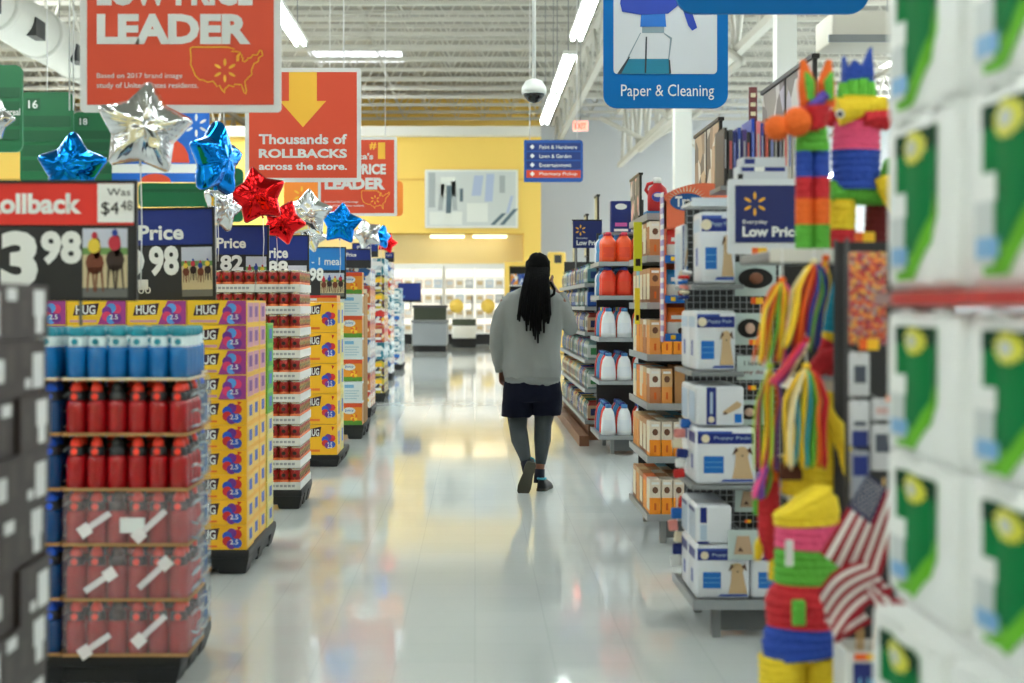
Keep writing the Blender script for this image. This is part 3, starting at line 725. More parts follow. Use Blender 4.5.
# ================================================================== PRICE SIGNS
FRM = M('black_sign_frame', (22, 22, 24), .4); SB = M('black_sign_face', (34, 34, 36), .5); SRED = M('rollback_red', (226, 44, 34), .45); SBLU = M('price_blue', (12, 42, 128), .45); DIG = M('white_digit', (236, 236, 232), .5)
SLB = M('sign_sky_blue', (30, 130, 210), .45)
HB = [M('horse_bay', (120, 58, 32), .5), M('horse_dark', (54, 34, 28), .5), M('silk_red', (196, 40, 60), .5), M('silk_blue', (30, 60, 150), .5), M('silk_yellow', (230, 200, 60), .5), M('turf_sand', (206, 190, 150), .6), M('track_grey', (110, 110, 106), .6), M('crowd_pale', (196, 200, 214), .6), M('turf_green', (110, 150, 80), .6)]
def photo(root, x0, x1, z0, z1, y, n=3, seed=1):
    """printed picture of a horse race"""
    random.seed(seed); w = x1 - x0; h = z1 - z0
    b = MB(); b.fr(x0, x1, z0, z1, y, HB[5]); b.fr(x0, x1, z0 + h * .72, z1, y - .0006, HB[7]); b.fr(x0, x1, z0 + h * .62, z0 + h * .72, y - .0006, HB[8]); b.fr(x0, x1, z0, z0 + h * .14, y - .0006, HB[6])
    for k in range(n):
        cx = x0 + w * (k + .6) / (n + .2); s = w / (n + .3) * .78; zc = z0 + h * .5 + (k % 2) * h * .04; c = HB[k % 2]; yy = y - .0012 - .0003 * k
        def el(ax, az, rx, rz, m, dy=0): b.add([(cx + ax * s + rx * s * math.cos(t * PI / 5), yy - dy, zc + az * s * 1.5 + rz * s * 1.5 * math.sin(t * PI / 5)) for t in range(10)], [tuple(range(10))], m)
        el(0, 0, .62, .5, c); el(.12, .62, .26, .5, c); el(.14, .9, .2, .2, c)
        el(-.05, .75, .42, .34, HB[2 + (k + seed) % 3], .0003); el(-.02, 1.2, .2, .16, HB[3 if k % 2 else 2], .0004)
        for lx, sl in ((-.4, -.1), (-.15, .12), (.15, -.08), (.42, .14)):
            b.add([(cx + (lx - .08) * s, yy, zc - .3 * s), (cx + (lx + .08) * s, yy, zc - .3 * s), (cx + (lx + sl + .05) * s, yy, zc - 1.9 * s), (cx + (lx + sl - .05) * s, yy, zc - 1.9 * s)], [(3, 2, 1, 0)], c)
    return b.build('photo_print', root)
def price_sign(px0, px1, py0, py1, Y, label, band, bandm, texts, ph, split=.38, tilt=0.0, post=.1, seed=1, n=3, base=None):
    x0, x1, z0, z1 = PX(px0, Y), PX(px1, Y), PZ(py1, Y), PZ(py0, Y); w = x1 - x0; h = z1 - z0
    d = thing('price_sign', label, 'price sign', ((x0 + x1) / 2, Y, z0), group='price signs over the left displays'); d.rotation_euler = (0, tilt, 0)
    x0, x1 = -w / 2, w / 2; f = .012
    fr = MB(); fr.box(x0, x1, 0, .02, 0, f, FRM); fr.box(x0, x1, 0, .02, h - f, h, FRM); fr.box(x0, x0 + f, 0, .02, f, h - f, FRM); fr.box(x1 - f, x1, 0, .02, f, h - f, FRM); fr.box(x0 + f, x1 - f, .012, .018, f, h - f, FRM); fr.build('frame', d)
    zs = h * (1 - split)
    MB().box(x0 + f, x1 - f, .004, .012, f, zs - .004, SB).build('price_panel', d)
    u = MB(); u.box(x0 + f, x1 - f, .004, .012, zs + .004, h - f, bandm); u.build('header_panel', d)
    for (s, a, c, e, g, m, bo) in texts:      # fractions of the sign
        MB().text(s, x0 + a * w, x0 + c * w, e * h, g * h, .002, m, bo).build('lettering', d)
    if ph: photo(d, x0 + ph[0] * w, x0 + ph[1] * w, ph[2] * h, ph[3] * h, .003, n, seed)
    if band: 
        MB().box(x0 + band[0] * w, x0 + band[1] * w, .001, .004, band[2] * h, band[3] * h, DIG).build('was_price_card', d)
        MB().text('Was', x0 + (band[0] + .05) * w, x0 + (band[0] + .17) * w, (band[3] - .1) * h, (band[3] - .04) * h, -.001, SB, 0).build('lettering', d)
        MB().text('$4', x0 + (band[0] + .02) * w, x0 + (band[0] + .11) * w, (band[2] + .05) * h, (band[2] + .17) * h, -.001, SB, 0).build('lettering', d)
        MB().text('48', x0 + (band[0] + .12) * w, x0 + (band[0] + .18) * w, (band[2] + .1) * h, (band[2] + .18) * h, -.001, SB, 0).build('lettering', d)
    for sx in (.3, .7):
        MB().tube([(x0 + sx * w, .03, h * .2), (x0 + sx * w, .03, -(z0 - base) if base else -post)], .006, STEEL, n=6).build('support_rod', d)
    return d
# front rollback sign (partly beyond the frame)
price_sign(-58, 137, 180, 301, 5.36, 'red Rollback price sign reading 3.98 above the sports drinks', (.797, .99, .65, .97), SRED,
    [('Rollback', .215, .715, .72, .89, DIG, .04), ('3', .30, .49, .1, .58, DIG, .05), ('98', .505, .715, .3, .58, DIG, .045)], (.72, .95, .03, .6), .38, n=2, seed=2, base=PH + 6 * LH)
price_sign(86, 216, 208, 303, 7.4, 'blue price sign tilted slightly, reading 98, above the purple cartons', None, SBLU,
    [('Low Price', .06, .76, .66, .82, DIG, .03), ('2', .22, .48, .14, .6, DIG, .045), ('98', .49, .72, .28, .6, DIG, .04), ('0000', .3, .5, .1, .17, DIG, 0)], (.74, .975, .06, .58), .4, tilt=-.02, n=4, seed=5, base=PZ(300, 7.4))
price_sign(180, 269, 225, 300, 9.9, 'blue price sign reading 82 above the cans', None, SBLU,
    [('Low Price', .08, .74, .69, .83, DIG, .03), ('82', .45, .71, .39, .6, DIG, .04)], (.74, .97, .1, .58), .4, n=3, seed=3, base=PZ(270, 9.9))
price_sign(228, 309, 235, 296, 12.3, 'blue price sign reading 88 above the tall yellow cartons', None, SBLU,
    [('Low Price', .1, .74, .62, .8, DIG, .03), ('88', .49, .74, .36, .58, DIG, .04)], (.74, .97, .05, .5), .42, n=4, seed=4, base=PZ(296, 12.3))
price_sign(282, 346, 247, 299, 14.35, 'light blue topped sign reading 1 item - 1 meal and 98', None, SLB,
    [('1 item - 1 meal', .08, .92, .65, .8, DIG, .01), ('98', .43, .65, .34, .6, DIG, .04)], (.6, .97, .05, .5), .45, n=4, seed=6, base=PZ(300, 14.35))
price_sign(330, 371, 249, 268, 17.2, 'dark blue price sign over the mixed red stack', None, SBLU, [('Price', .4, .64, .6, .8, DIG, .03)], None, .6, base=PZ(269, 17.2))
price_sign(352, 378, 243, 257, 19.6, 'narrow dark blue price sign over the dark goods stack', None, SBLU, [('Price', .2, .7, .6, .8, DIG, .02)], None, .6, base=PZ(258, 19.6))
price_sign(385, 394, 252, 262, 26, 'tiny dark blue price sign far down the left side', None, SBLU, [('Low', .2, .8, .6, .8, DIG, .02)], None, .6, base=PZ(262, 26))
price_sign(398, 421, 283, 302, 30.5, 'small dark blue sign board over the pale teal stack', None, SBLU, [('Low', .1, .3, .2, .4, LTBLUE, .02)], None, .9, base=PZ(302, 30.5))

# ================================================================== STAR BALLOONS
def foil(name, rgb):
    return M(name, rgb, .14, 1.0, bump=.22, bscale=16)
FS = foil('silver_foil', (226, 228, 230)); FB = foil('blue_foil', (16, 130, 226)); FR_ = foil('red_foil', (224, 30, 34))
RIB = M('white_ribbon', (225, 225, 225), .4)
def star_balloon(px, py, wpx, Y, mat, label, yaw=0, roll=0, pitch=0, seed=1, ribbon=.5, real=None):
    wpx = wpx * 1.04
    R0 = (real or wpx * Y / F) / 1.78
    x, z = PX(px, Y), PZ(py, Y)
    d = thing('star_balloon', label, 'balloon', (x, Y, z), group='foil star balloons over the left displays')
    d.rotation_euler = (pitch, roll, yaw); ribbon = max(.08, z - .72 * R0 - (1.45 if Y < 9 else 1.66))
    random.seed(seed); n = 100; rings = 13; b = MB(); vs = []; fs = []
    off = Vector((seed * 3.1, 0, 0))
    def Rr(t):
        a = (t - PI / 2) % (2 * PI / 5); a = min(a, 2 * PI / 5 - a)
        ro, ri = 1.0, .63
        # straight edge between the tip and the inner corner, tip rounded
        A = Vector((ro, 0)); B = Vector((ri * math.cos(PI / 5), ri * math.sin(PI / 5))); dr = Vector((math.cos(a), math.sin(a)))
        e = B - A; t_ = (A.x * e.y - A.y * e.x) / (dr.x * e.y - dr.y * e.x)
        return min(t_, .92 + .02 * math.cos(a * 20)), a
    TT = []
    for k in range(rings + 1):
        q = math.sin(k / rings * PI / 2); row = []
        for i in range(n):
            r, a = Rr(2 * PI * i / n); row.append(.40 * math.sqrt(max(0, 1 - q ** 2.1)) * (.9 + .1 * math.cos(a * 5)) * (.72 + .4 * r if q > .3 else 1))
        TT.append(row)
    for k in range(rings + 1):      # round off the ridges towards the middle
        q = math.sin(k / rings * PI / 2); W_ = int(16 * (1 - q) ** .6)
        if k == 0: TT[k] = [.385] * n
        elif W_ > 0: TT[k] = [sum(TT[k][(i + o_) % n] for o_ in range(-W_, W_ + 1)) / (2 * W_ + 1) for i in range(n)]
    for s in (-1, 1):
        base = len(vs)
        for k in range(rings + 1):
            q = math.sin(k / rings * PI / 2)
            for i in range(n):
                t = 2 * PI * i / n; r, a = Rr(t); rr = q * r
                th = TT[k][i]
                p = Vector((rr * math.cos(t), 0, rr * math.sin(t)))
                cr = .035 * math.sin(i * 2 * PI / n * 35 + seed) * q ** 6 * (1 - q) * 6
                nz = noise.noise(p * 4 + off) * .05 * (1 - q ** 4) * min(1, q * 3) + cr
                p.y = s * (th + nz); vs.append(p * R0)
        for k in range(rings):
            for i in range(n):
                j = (i + 1) % n; f = (base + k * n + i, base + k * n + j, base + (k + 1) * n + j, base + (k + 1) * n + i)
                fs.append(f if s < 0 else f[::-1])
    b.add(vs, fs, mat, True); b.build('foil_star', d)
    MB().tube([(0, 0, -.5 * R0), (0, -.0, -.62 * R0), (.02 * R0, 0, -.72 * R0)], [.05 * R0, .04 * R0, .08 * R0], mat, n=8, flat=.4).build('neck_tail', d)
    iv = d.rotation_euler.to_matrix().inverted(); p0 = Vector((.02 * R0, 0, -.7 * R0)); dn = iv @ Vector((0, 0, -1))
    MB().tube([p0, p0 + dn * ribbon * .5 + Vector((.006, 0, 0)), p0 + dn * ribbon], .003, RIB, n=5).build('ribbon', d)
    return d
star_balloon(144, 129, 88, 6.6, FS, 'large silver star balloon in front of the red LEADER sign', yaw=.25, roll=.12, seed=1, ribbon=.62)
star_balloon(72, 170, 70, 7.6, FB, 'blue star balloon behind the Rollback sign', yaw=-.2, roll=.05, seed=2, ribbon=.2)
star_balloon(216, 160, 80, 8.6, FB, 'blue star balloon turned nearly edge-on, left of the red star', yaw=1.12, roll=.05, seed=3, ribbon=.3, real=.45)
star_balloon(222, 207, 46, 9.4, FS, 'small silver star balloon tucked below the edge-on blue one', yaw=.9, roll=.3, seed=4, ribbon=.2, real=.32)
star_balloon(258, 196, 54, 9.7, FR_, 'red star balloon in front of the Thousands of ROLLBACKS sign', yaw=.1, roll=-.2, seed=5, ribbon=.4)
star_balloon(283, 222, 42, 10.6, FR_, 'orange-red star balloon partly behind the red star', yaw=.2, roll=.4, seed=6, ribbon=.2)
star_balloon(308, 214, 46, 12.6, FS, 'silver star balloon standing upright between the red and blue stars', yaw=.0, roll=.05, seed=7, ribbon=.4)
star_balloon(311, 236, 30, 13.2, FS, 'silver star balloon directly below and behind the upright silver star', yaw=.5, roll=.4, seed=12, ribbon=.2)
star_balloon(341, 224, 39, 14.2, FB, 'blue star balloon right of the upright silver star', yaw=.1, roll=.1, seed=8, ribbon=.4)
star_balloon(367, 234, 29, 17.0, FS, 'silver star balloon between the far blue ones', yaw=.2, roll=-.3, seed=9, ribbon=.3)
star_balloon(382, 237, 14, 18.4, FB, 'small blue star balloon beside the farthest red star', yaw=.9, roll=.2, seed=10, ribbon=.3, real=.3)
star_balloon(387, 243, 20, 20.2, FR_, 'farthest red star balloon at the end of the row', yaw=.4, roll=.3, seed=11, ribbon=.3)
star_balloon(-6, 119, 34, 7.2, FS, 'silver star balloon cut by the left edge of the picture', yaw=.1, roll=.3, seed=13, ribbon=.3, real=.2)

# ================================================================== HANGING SIGNS
SWH = M('sign_white_edge', (226, 228, 228), .5); SYE = M('sign_yellow', (255, 196, 60), .5)
USA = [(-124.7,48.4),(-122.8,49),(-95.2,49),(-89.6,48),(-92,46.8),(-88,46.8),(-84.6,46.4),(-87.5,44.5),(-87.5,41.8),(-86.3,42),(-86.2,44.5),(-84.8,45.7),(-83.4,45),(-83.9,43.7),(-82.5,43.8),(-83.2,42),(-81.5,41.6),(-79,42.7),(-79,43.4),(-76.3,43.6),(-75,45),(-71.5,45),(-69.2,47.4),(-67.8,47.1),(-67,44.8),(-70,43.7),(-70.5,41.8),(-74,40.6),(-75.5,38),(-76,36.9),(-75.6,35.2),(-78,33.9),(-81.2,31.7),(-80.1,27),(-80.4,25.2),(-81.8,26.1),(-82.8,28),(-84,30),(-89.5,30.2),(-90,29),(-94,29.7),(-97.2,27.8),(-97.2,25.9),(-99.5,27.5),(-101.5,29.8),(-103.2,29),(-106.5,31.8),(-111,31.3),(-114.8,32.5),(-117.1,32.5),(-120.6,34.6),(-122.5,37.5),(-124.3,40.3),(-124.1,44)]
def hang_sign(px0, px1, py0, py1, Y, label, name='hanging_sign', face=ORANGE, rim=.035, cat='sign'):
    x0, x1, z0, z1 = PX(px0, Y), PX(px1, Y), PZ(py1, Y), PZ(py0, Y); w = x1 - x0; h = z1 - z0
    d = thing(name, label, cat, ((x0 + x1) / 2, Y, z0)); a, c = -w / 2, w / 2
    MB().rrect(a, c, 0, h, .02, 0, .02, SWH).build('border_panel', d)
    MB().box(a + rim, c - rim, -.003, 0, rim, h - rim, face).build('face_panel', d)
    for sx in (-.35, .35): MB().tube([(sx * w, .01, h), (sx * w, .01, ZC - z0 - 1.15)], .006, RIB, n=5).build('hanger_wire', d)
    return d, w, h
def usa(d, x0, x1, z0, z1, y, m):
    P = [(x0 + (lo + 124.7) / 57.7 * (x1 - x0), y, z0 + (la - 25) / 24 * (z1 - z0)) for lo, la in USA]; P.append(P[0])
    MB().tube(P, .0035, m, n=5, smooth=False).build('map_outline', d)
def leader(px0, px1, py0, py1, Y, label):
    d, w, h = hang_sign(px0, px1, py0, py1, Y, label)
    def t(s, a, c, e, g, m=SWH, bo=.03): MB().text(s, -w / 2 + a * w, -w / 2 + c * w, h * e, h * g, -.006, m, bo).build('lettering', d)
    t('#', .65, .74, .84, .93, SYE, .03); t('1', .76, .85, .72, .93, SYE, .05); t("America's", .16, .7, .715, .795)
    t('LOW PRICE', .085, .86, .525, .66, bo=.045); t('LEADER', .085, .85, .335, .485, bo=.05)
    t('Based on 2017 brand image', .085, .51, .16, .192, bo=.008); t('study of United States residents.', .085, .59, .11, .145, bo=.008)
    usa(d, .05 * w, .41 * w, h * .085, h * .32, -.006, SYE); MB().spark(.222 * w, h * .205, w * .06, -.006, SYE).build('spark_emblem', d)
leader(80, 281, -90, 112, 6.9, "large red sign reading LOW PRICE LEADER with a map outline")
leader(318, 397, 137, 216, 17.5, "smaller red #1 LOW PRICE LEADER sign behind the arrow sign")
d, w, h = hang_sign(245, 361, 68, 182, 12.0, 'red sign with yellow arrow reading Thousands of ROLLBACKS across the store')
MB().prism([(-.12 * w, h - .035), (.12 * w, h - .035), (.12 * w, h * .71), (.2 * w, h * .71), (0, h * .48), (-.2 * w, h * .71), (-.12 * w, h * .71)], -.006, -.003, SYE).build('arrow', d)
for s, a, c, e, g, bo in (('Thousands of', .12, .88, .33, .42, .03), ('ROLLBACKS', .12, .88, .21, .29, .04), ('across the store.', .12, .88, .105, .17, .03)):
    MB().text(s, -w / 2 + a * w, -w / 2 + c * w, h * e, h * g, -.006, SWH, bo).build('lettering', d)
# orange round-cornered panel behind them
Y = 19.5; x0, x1, z0, z1 = PX(284, Y), PX(403, Y), PZ(216, Y), PZ(181, Y)
d = thing('hanging_sign', 'plain orange round-cornered sign behind the smaller LEADER sign', 'sign', ((x0 + x1) / 2, Y, z0)); w = x1 - x0; h = z1 - z0
MB().rrect(-w / 2, w / 2, 0, h, .06, 0, .03, M('amber_sign', (250, 140, 44), .5)).build('panel', d)
MB().spark(-.35 * w, h * .6, .12, -.004, SYE).build('spark_emblem', d)
MB().tube([(0, .015, h), (0, .015, ZC - z0 - 1.15)], .008, RIB, n=5).build('hanger_wire', d)
# double white rods left of the LEADER sign
Y = 7.6
for px, s in ((69.5, 'left'), (73.5, 'right')):
    o = MB().tube([(0, 0, 0), (0, 0, ZC - 2.42 - 1.15)], .0045, WHITE, n=6).build('hanging_rod', loc=(PX(px, Y), Y, 2.42)); tag(o, 'thin white vertical rod left of the LEADER sign, %s of the pair' % s, 'rod', 'pair of white rods')
# green aisle signs
GRN = M('aisle_green', (16, 106, 62), .5); GRD = M('aisle_green_slat', (12, 88, 52), .5)
def aisle_sign(px0, px1, py0, py1, Y, label, num=None, slats=4, word=None):
    x0, x1, z0, z1 = PX(px0, Y), PX(px1, Y), PZ(py1, Y), PZ(py0, Y); w = x1 - x0; h = z1 - z0
    d = thing('aisle_sign', label, 'aisle sign', ((x0 + x1) / 2, Y, z0), group='green aisle signs on the left')
    MB().rrect(-w / 2, w / 2, 0, h, .09, 0, .06, GRN).build('panel', d)
    for k in range(slats):
        zz = h * (.62 - k * .16); MB().box(-w * .46, w * .46, -.01, 0, zz, zz + h * .12, GRD).build('category_slat', d)
    if num: MB().box(-w * .38, -w * .12, -.008, 0, h * .8, h * .93, GRD).build('number_plate', d); MB().text(num, -w * .34, -w * .16, h * .82, h * .91, -.012, WHITE, .02).build('number', d)
    if word: MB().text(word, w * .1, w * .47, h * .42, h * .5, -.014, WHITE, .01).build('lettering', d)
    MB().tube([(0, .03, h), (0, .03, ZC - z0 - 1.15)], .01, RIB, n=5).build('hanger_wire', d)
aisle_sign(-28, 22, 65, 152, 18, 'green aisle sign cut by the left edge of the picture', None, 4, 'Cereal')
aisle_sign(20, 73, 92, 184, 20, 'green aisle sign numbered 16', '16')
aisle_sign(73, 116, 112, 184, 23, 'green aisle sign numbered 18', '18')
aisle_sign(138, 206, 183, 207, 25, 'wide low green sign behind the large silver balloon', None, 1)
aisle_sign(204, 243, 168, 222, 24, 'green sign behind the edge-on blue balloon', None, 2)
# blue welcome board behind the silver balloon
Y = 21; x0, x1, z0, z1 = PX(112, Y), PX(209, Y), PZ(182, Y), PZ(113, Y); w = x1 - x0; h = z1 - z0
d = thing('hanging_sign', 'blue and white sign with a white spark behind the large silver balloon', 'sign', ((x0 + x1) / 2, Y, z0))
MB().box(-w / 2, w / 2, 0, .04, 0, h, M('board_blue', (20, 104, 204), .5)).build('panel', d)
b = MB(); b.box(-w / 2, w / 2, -.006, 0, h * .13, h * .26, WHITE); b.build('white_band', d)
MB().prism([(w * (.1 + .2 * math.cos(t * PI / 8)), h * (.28 + .34 * math.sin(t * PI / 8))) for t in range(9)], -.012, -.001, ORANGE).build('orange_arc', d)
MB().spark(w * .37, h * .82, .17, -.01, WHITE).build('spark_emblem', d)
MB().prism([(w * (-.05 + .16 * math.cos(t * PI / 8)), h * (.0 + .12 * math.sin(t * PI / 8))) for t in range(9)], -.014, -.007, ORANGE).build('orange_arc', d)
MB().tube([(0, .02, h), (0, .02, ZC - z0 - 1.15)], .01, RIB, n=5).build('hanger_wire', d)
# directory sign
Y = 22; x0, x1, z0, z1 = PX(524, Y), PX(583, Y), PZ(182, Y), PZ(140, Y); w = x1 - x0; h = z1 - z0
DBL = M('directory_blue', (16, 84, 170), .5)
d = thing('directory_sign', 'small blue directory sign with four lines, the lowest on orange', 'sign', ((x0 + x1) / 2, Y, z0))
MB().rrect(-w / 2, w / 2, 0, h, .05, 0, .04, DBL, (0, 1, 1, 0)).build('panel', d)
for k, s in enumerate(('Pharmacy Pickup', 'Entertainment', 'Lawn & Garden', 'Paint & Hardware')):
    zz = h * (.1 + k * .215); sl = MB().box(-w * .46, w * .46, -.01, 0, zz, zz + h * .18, ORANGE if k == 0 else M('directory_navy', (14, 52, 128), .5)).build('category_slat', d)
    MB().text(s, -w * .24, w * (.4 if k in (0, 3) else .3), zz + h * .04, zz + h * .13, -.014, WHITE, .01).build('lettering', sl)
    MB().prism([(-w * .36, zz + h * .03), (-w * .32, zz + h * .09), (-w * .36, zz + h * .15), (-w * .4, zz + h * .09)], -.014, -.01, WHITE).build('arrow_mark', sl)
for sx in (-.4, .4): MB().tube([(sx * w, .02, h), (sx * w, .02, ZC - z0 - 1.15)], .008, RIB, n=5).build('hanger_wire', d)
# Paper & Cleaning
Y = 10.4; x0, x1, z0, z1 = PX(603.5, Y), PX(728, Y), PZ(108, Y), PZ(-36, Y); w = x1 - x0; h = z1 - z0
PBL = M('department_blue', (0, 106, 178), .6, spec=.2); PGR = M('picture_pale_grey', (204, 208, 214), .5)
d = thing('department_sign', 'blue hanging sign reading Paper & Cleaning with a spray bottle picture', 'sign', ((x0 + x1) / 2, Y, z0))
def q(px, py): return (PX(px, Y) - (x0 + x1) / 2, PZ(py, Y) - z0)
MB().rrect(-w / 2, w / 2, 0, h, .1, 0, .03, PBL).build('panel', d)
a = q(613.5, 74); c = q(717, -28)
MB().rrect(a[0], c[0], a[1], c[1], .03, -.004, 0, PGR).build('picture_panel', d)
LIQB = M('picture_teal_liquid', (10, 120, 150), .4); TRIG = M('picture_trigger_blue', (20, 60, 170), .4); LINE = M('picture_outline_dark', (50, 60, 70), .5)
b = MB(); b.prism([q(621, 74), q(627, 59), q(669, 59), q(671, 74)], -.007, -.004, LIQB)
b.prism([q(617, 74), q(621, 74), q(630, 57), q(628.5, 57)], -.009, -.007, LINE); b.prism([q(668.5, 60), q(669.8, 60), q(671, 73), q(669, 74)], -.009, -.007, LINE)
b.prism([q(640, 33), q(641, 33), q(629, 57), q(627, 58)], -.007, -.004, M('picture_glass_edge', (130, 150, 160), .5)); b.prism([q(664, 33), q(672, 38), q(671, 46), q(669, 60), q(668, 60), q(669.5, 45), q(670, 39), q(664, 34)], -.007, -.004, M('picture_glass_edge'))
b.prism([q(645.5, 37), q(647, 37), q(646, 73), q(644.5, 73)], -.010, -.007, LINE); b.prism([q(642, 26), q(664, 26), q(664, 33), q(642, 33)], -.007, -.004, M('picture_glass_edge')); b.build('bottle_picture', d)
b = MB(); b.prism([q(641, 14), q(665, 14), q(666, 27), q(640, 27)], -.010, -.0072, M('picture_collar_blue', (24, 110, 200), .4))
b.prism([q(620, 4), q(622, 12), q(640, 15), q(668, 14), q(680, 4), q(682, -14), q(622, -14)], -.012, -.0105, TRIG)
b.prism([q(678, -4), q(686, -4), q(697, 28), q(692, 31), q(688, 26)], -.012, -.0105, TRIG); b.build('trigger_picture', d)
a = q(621, 96); c = q(714, 86)
MB().text('Paper & Cleaning', a[0], c[0], q(0, 100)[1], q(0, 84.5)[1], -.005, WHITE, .0).build('lettering', d)
for sx in (-.4, .4): MB().tube([(sx * w, .015, h), (sx * w, .015, ZC - z0 - 1.15)], .006, RIB, n=5).build('hanger_wire', d)
# nearer blue bar above
Y = 7.4; x0, x1, z0, z1 = PX(676, Y), PX(869, Y), PZ(13.5, Y), PZ(-160, Y); w = x1 - x0; h = z1 - z0
d = thing('department_sign', 'nearer blue department sign cut off by the top of the picture', 'sign', ((x0 + x1) / 2, Y, z0))
MB().rrect(-w / 2, w / 2, 0, h, .1, 0, .03, PBL).build('panel', d)
MB().rrect(-w / 2 + .06, w / 2 - .06, .2, h - .06, .03, -.004, 0, PGR).build('picture_panel', d)
for sx in (-.4, .4): MB().tube([(sx * w, .015, h), (sx * w, .015, ZC - z0 - 1.15)], .006, RIB, n=5).build('hanger_wire', d)
# dark perched speaker, orange flags under the roof
# ================================================================== PERSON
YP = 10.6; BX = PX(532, YP)
def pt(px, py, dy=0): return Vector((PX(px, YP + dy) - BX, dy, PZ(py, YP + dy)))
SKIN = M('brown_skin', (118, 72, 50), .55, var=.08); HAIR = M('black_hair', (6, 6, 7), .85, spec=.15, bump=.6, bscale=60)
SWEAT = M('grey_sweatshirt', (136, 140, 139), .9, bump=.35, bscale=220, var=.06); NAVYC = M('navy_shorts', (8, 12, 30), .9, spec=.2, bump=.2, bscale=90)
LEGG = M('dark_grey_leggings', (58, 66, 70), .8, bump=.15, bscale=120); SHOE = M('black_shoe', (16, 18, 20), .6); SOLE = M('dark_olive_sole', (62, 60, 48), .7); TEAL = M('teal_shoe_trim', (40, 140, 160), .5); SOCK = M('navy_sock', (16, 22, 40), .9)
P = thing('person', 'person walking away in grey sweatshirt and navy shorts, hand raised to the ear', 'person', (BX, YP, 0))
def ring(px0, px1, py, dy, ry, n=20, pinch=0):
    a, c = pt(px0, py, dy), pt(px1, py, dy); m = (a + c) / 2; rx = (c - a).length / 2; r = []
    for i in range(n):
        t = 2 * PI * i / n; co, si = math.cos(t), math.sin(t)
        r.append(Vector((m.x + rx * abs(co) ** .9 * (1 if co > 0 else -1), m.y + ry * abs(si) ** .9 * (1 if si > 0 else -1), m.z)))
    return r
def flip(rs): return rs[::-1]
# body: one continuous surface
b = MB()
hc = pt(538, 271, .02)
b.ell(hc, (.074, .092, .112), SKIN, 16, 12)
b.ell(hc + Vector((0, .035, -.07)), (.05, .055, .05), SKIN, 12, 8)                       # jaw
b.ell(hc + Vector((0, .098, -.012)), (.012, .02, .024), SKIN, 8, 6)                      # nose
b.ell(hc + Vector((0, .09, -.058)), (.026, .01, .008), SKIN, 8, 6)                       # lips
for s in (-1, 1): b.ell(hc + Vector((s * .076, .0, -.01)), (.012, .02, .032), SKIN, 8, 6)  # ears
b.tube([hc + Vector((0, 0, -.06)), pt(535, 289, .0), pt(534, 297, 0)], [.05, .052, .06], SKIN, 12)
b.loft(flip([ring(508, 558, 295, 0, .07), ring(506, 559, 305, 0, .1), ring(508, 557, 335, 0, .1), ring(512, 553, 355, 0, .1), ring(507, 559, 378, 0, .11), ring(508, 558, 392, 0, .11)]), SKIN)
LA = [pt(507, 301, 0), pt(499, 325, 0), pt(495, 345, .0), pt(498, 360, .04), pt(501, 370, .06)]
RA = [pt(559, 301, 0), pt(566, 314, .03), pt(571, 327, .06), pt(566, 312, .12), pt(558, 293, .13)]
b.tube(LA, [.05, .045, .036, .032, .026], SKIN, 12); b.tube(RA, [.05, .045, .038, .034, .027], SKIN, 12)
LL = [pt(516, 388, 0), pt(517, 410, .03), pt(518, 428, .04), pt(520, 440, -.04), pt(525, 457, -.13), pt(528, 468, -.17)]
RL = [pt(546, 388, 0), pt(545, 410, .04), pt(542, 428, .05), pt(542, 440, .02), pt(541, 457, .0), pt(539, 478, -.02)]
b.tube(LL, [.085, .076, .056, .055, .036, .032], SKIN, 14); b.tube(RL, [.085, .076, .056, .055, .036, .032], SKIN, 14)
# hands: palm, four curled fingers and a thumb each
def hand(b, w, d, side, curl, L=.085, spread=None):
    d = d.normalized(); s = side.normalized(); n = d.cross(s).normalized()
    b.loft([[w + d * t * L + s * (wd * math.cos(a)) + n * (.013 * math.sin(a)) for a in [2 * PI * k / 10 for k in range(10)]] for t, wd in ((-.1, .022), (.3, .034), (.7, .04), (1.0, .038))], SKIN)
    for k, ln in enumerate((.066, .075, .07, .055)):
        o = w + d * L * .92 + s * (.03 - k * .02); p = [o]; a = .15
        for q in range(3):
            a += curl; p.append(p[-1] + (d * math.cos(a) + n * math.sin(a)) * ln / 3 * 1.15)
        b.tube(p, [.0098, .0092, .0085, .0072], SKIN, 8)
    o = w + d * L * .3 + s * .03
    b.tube([o, o + (s * .9 + d * .8).normalized() * .03, o + (s * .6 + d * 1.1 + n * .4).normalized() * .055, o + (s * .3 + d * 1.2 + n * .8).normalized() * .075], [.013, .0115, .0105, .008], SKIN, 8)
hand(b, LA[-1], Vector((.06, .05, -1)), Vector((.5, .85, .05)), .38)
hand(b, RA[-1], Vector((-.62, -.15, .8)), Vector((-.3, -.9, -.3)), .3)
b.fused('body', P, .0065, 3, SKIN)
e = MB()
for s in (-1, 1): e.ell(hc + Vector((s * .032, .084, .015)), (.014, .008, .008), M('eye_white', (225, 220, 212), .3), 10, 6)
e.build('eye', P)
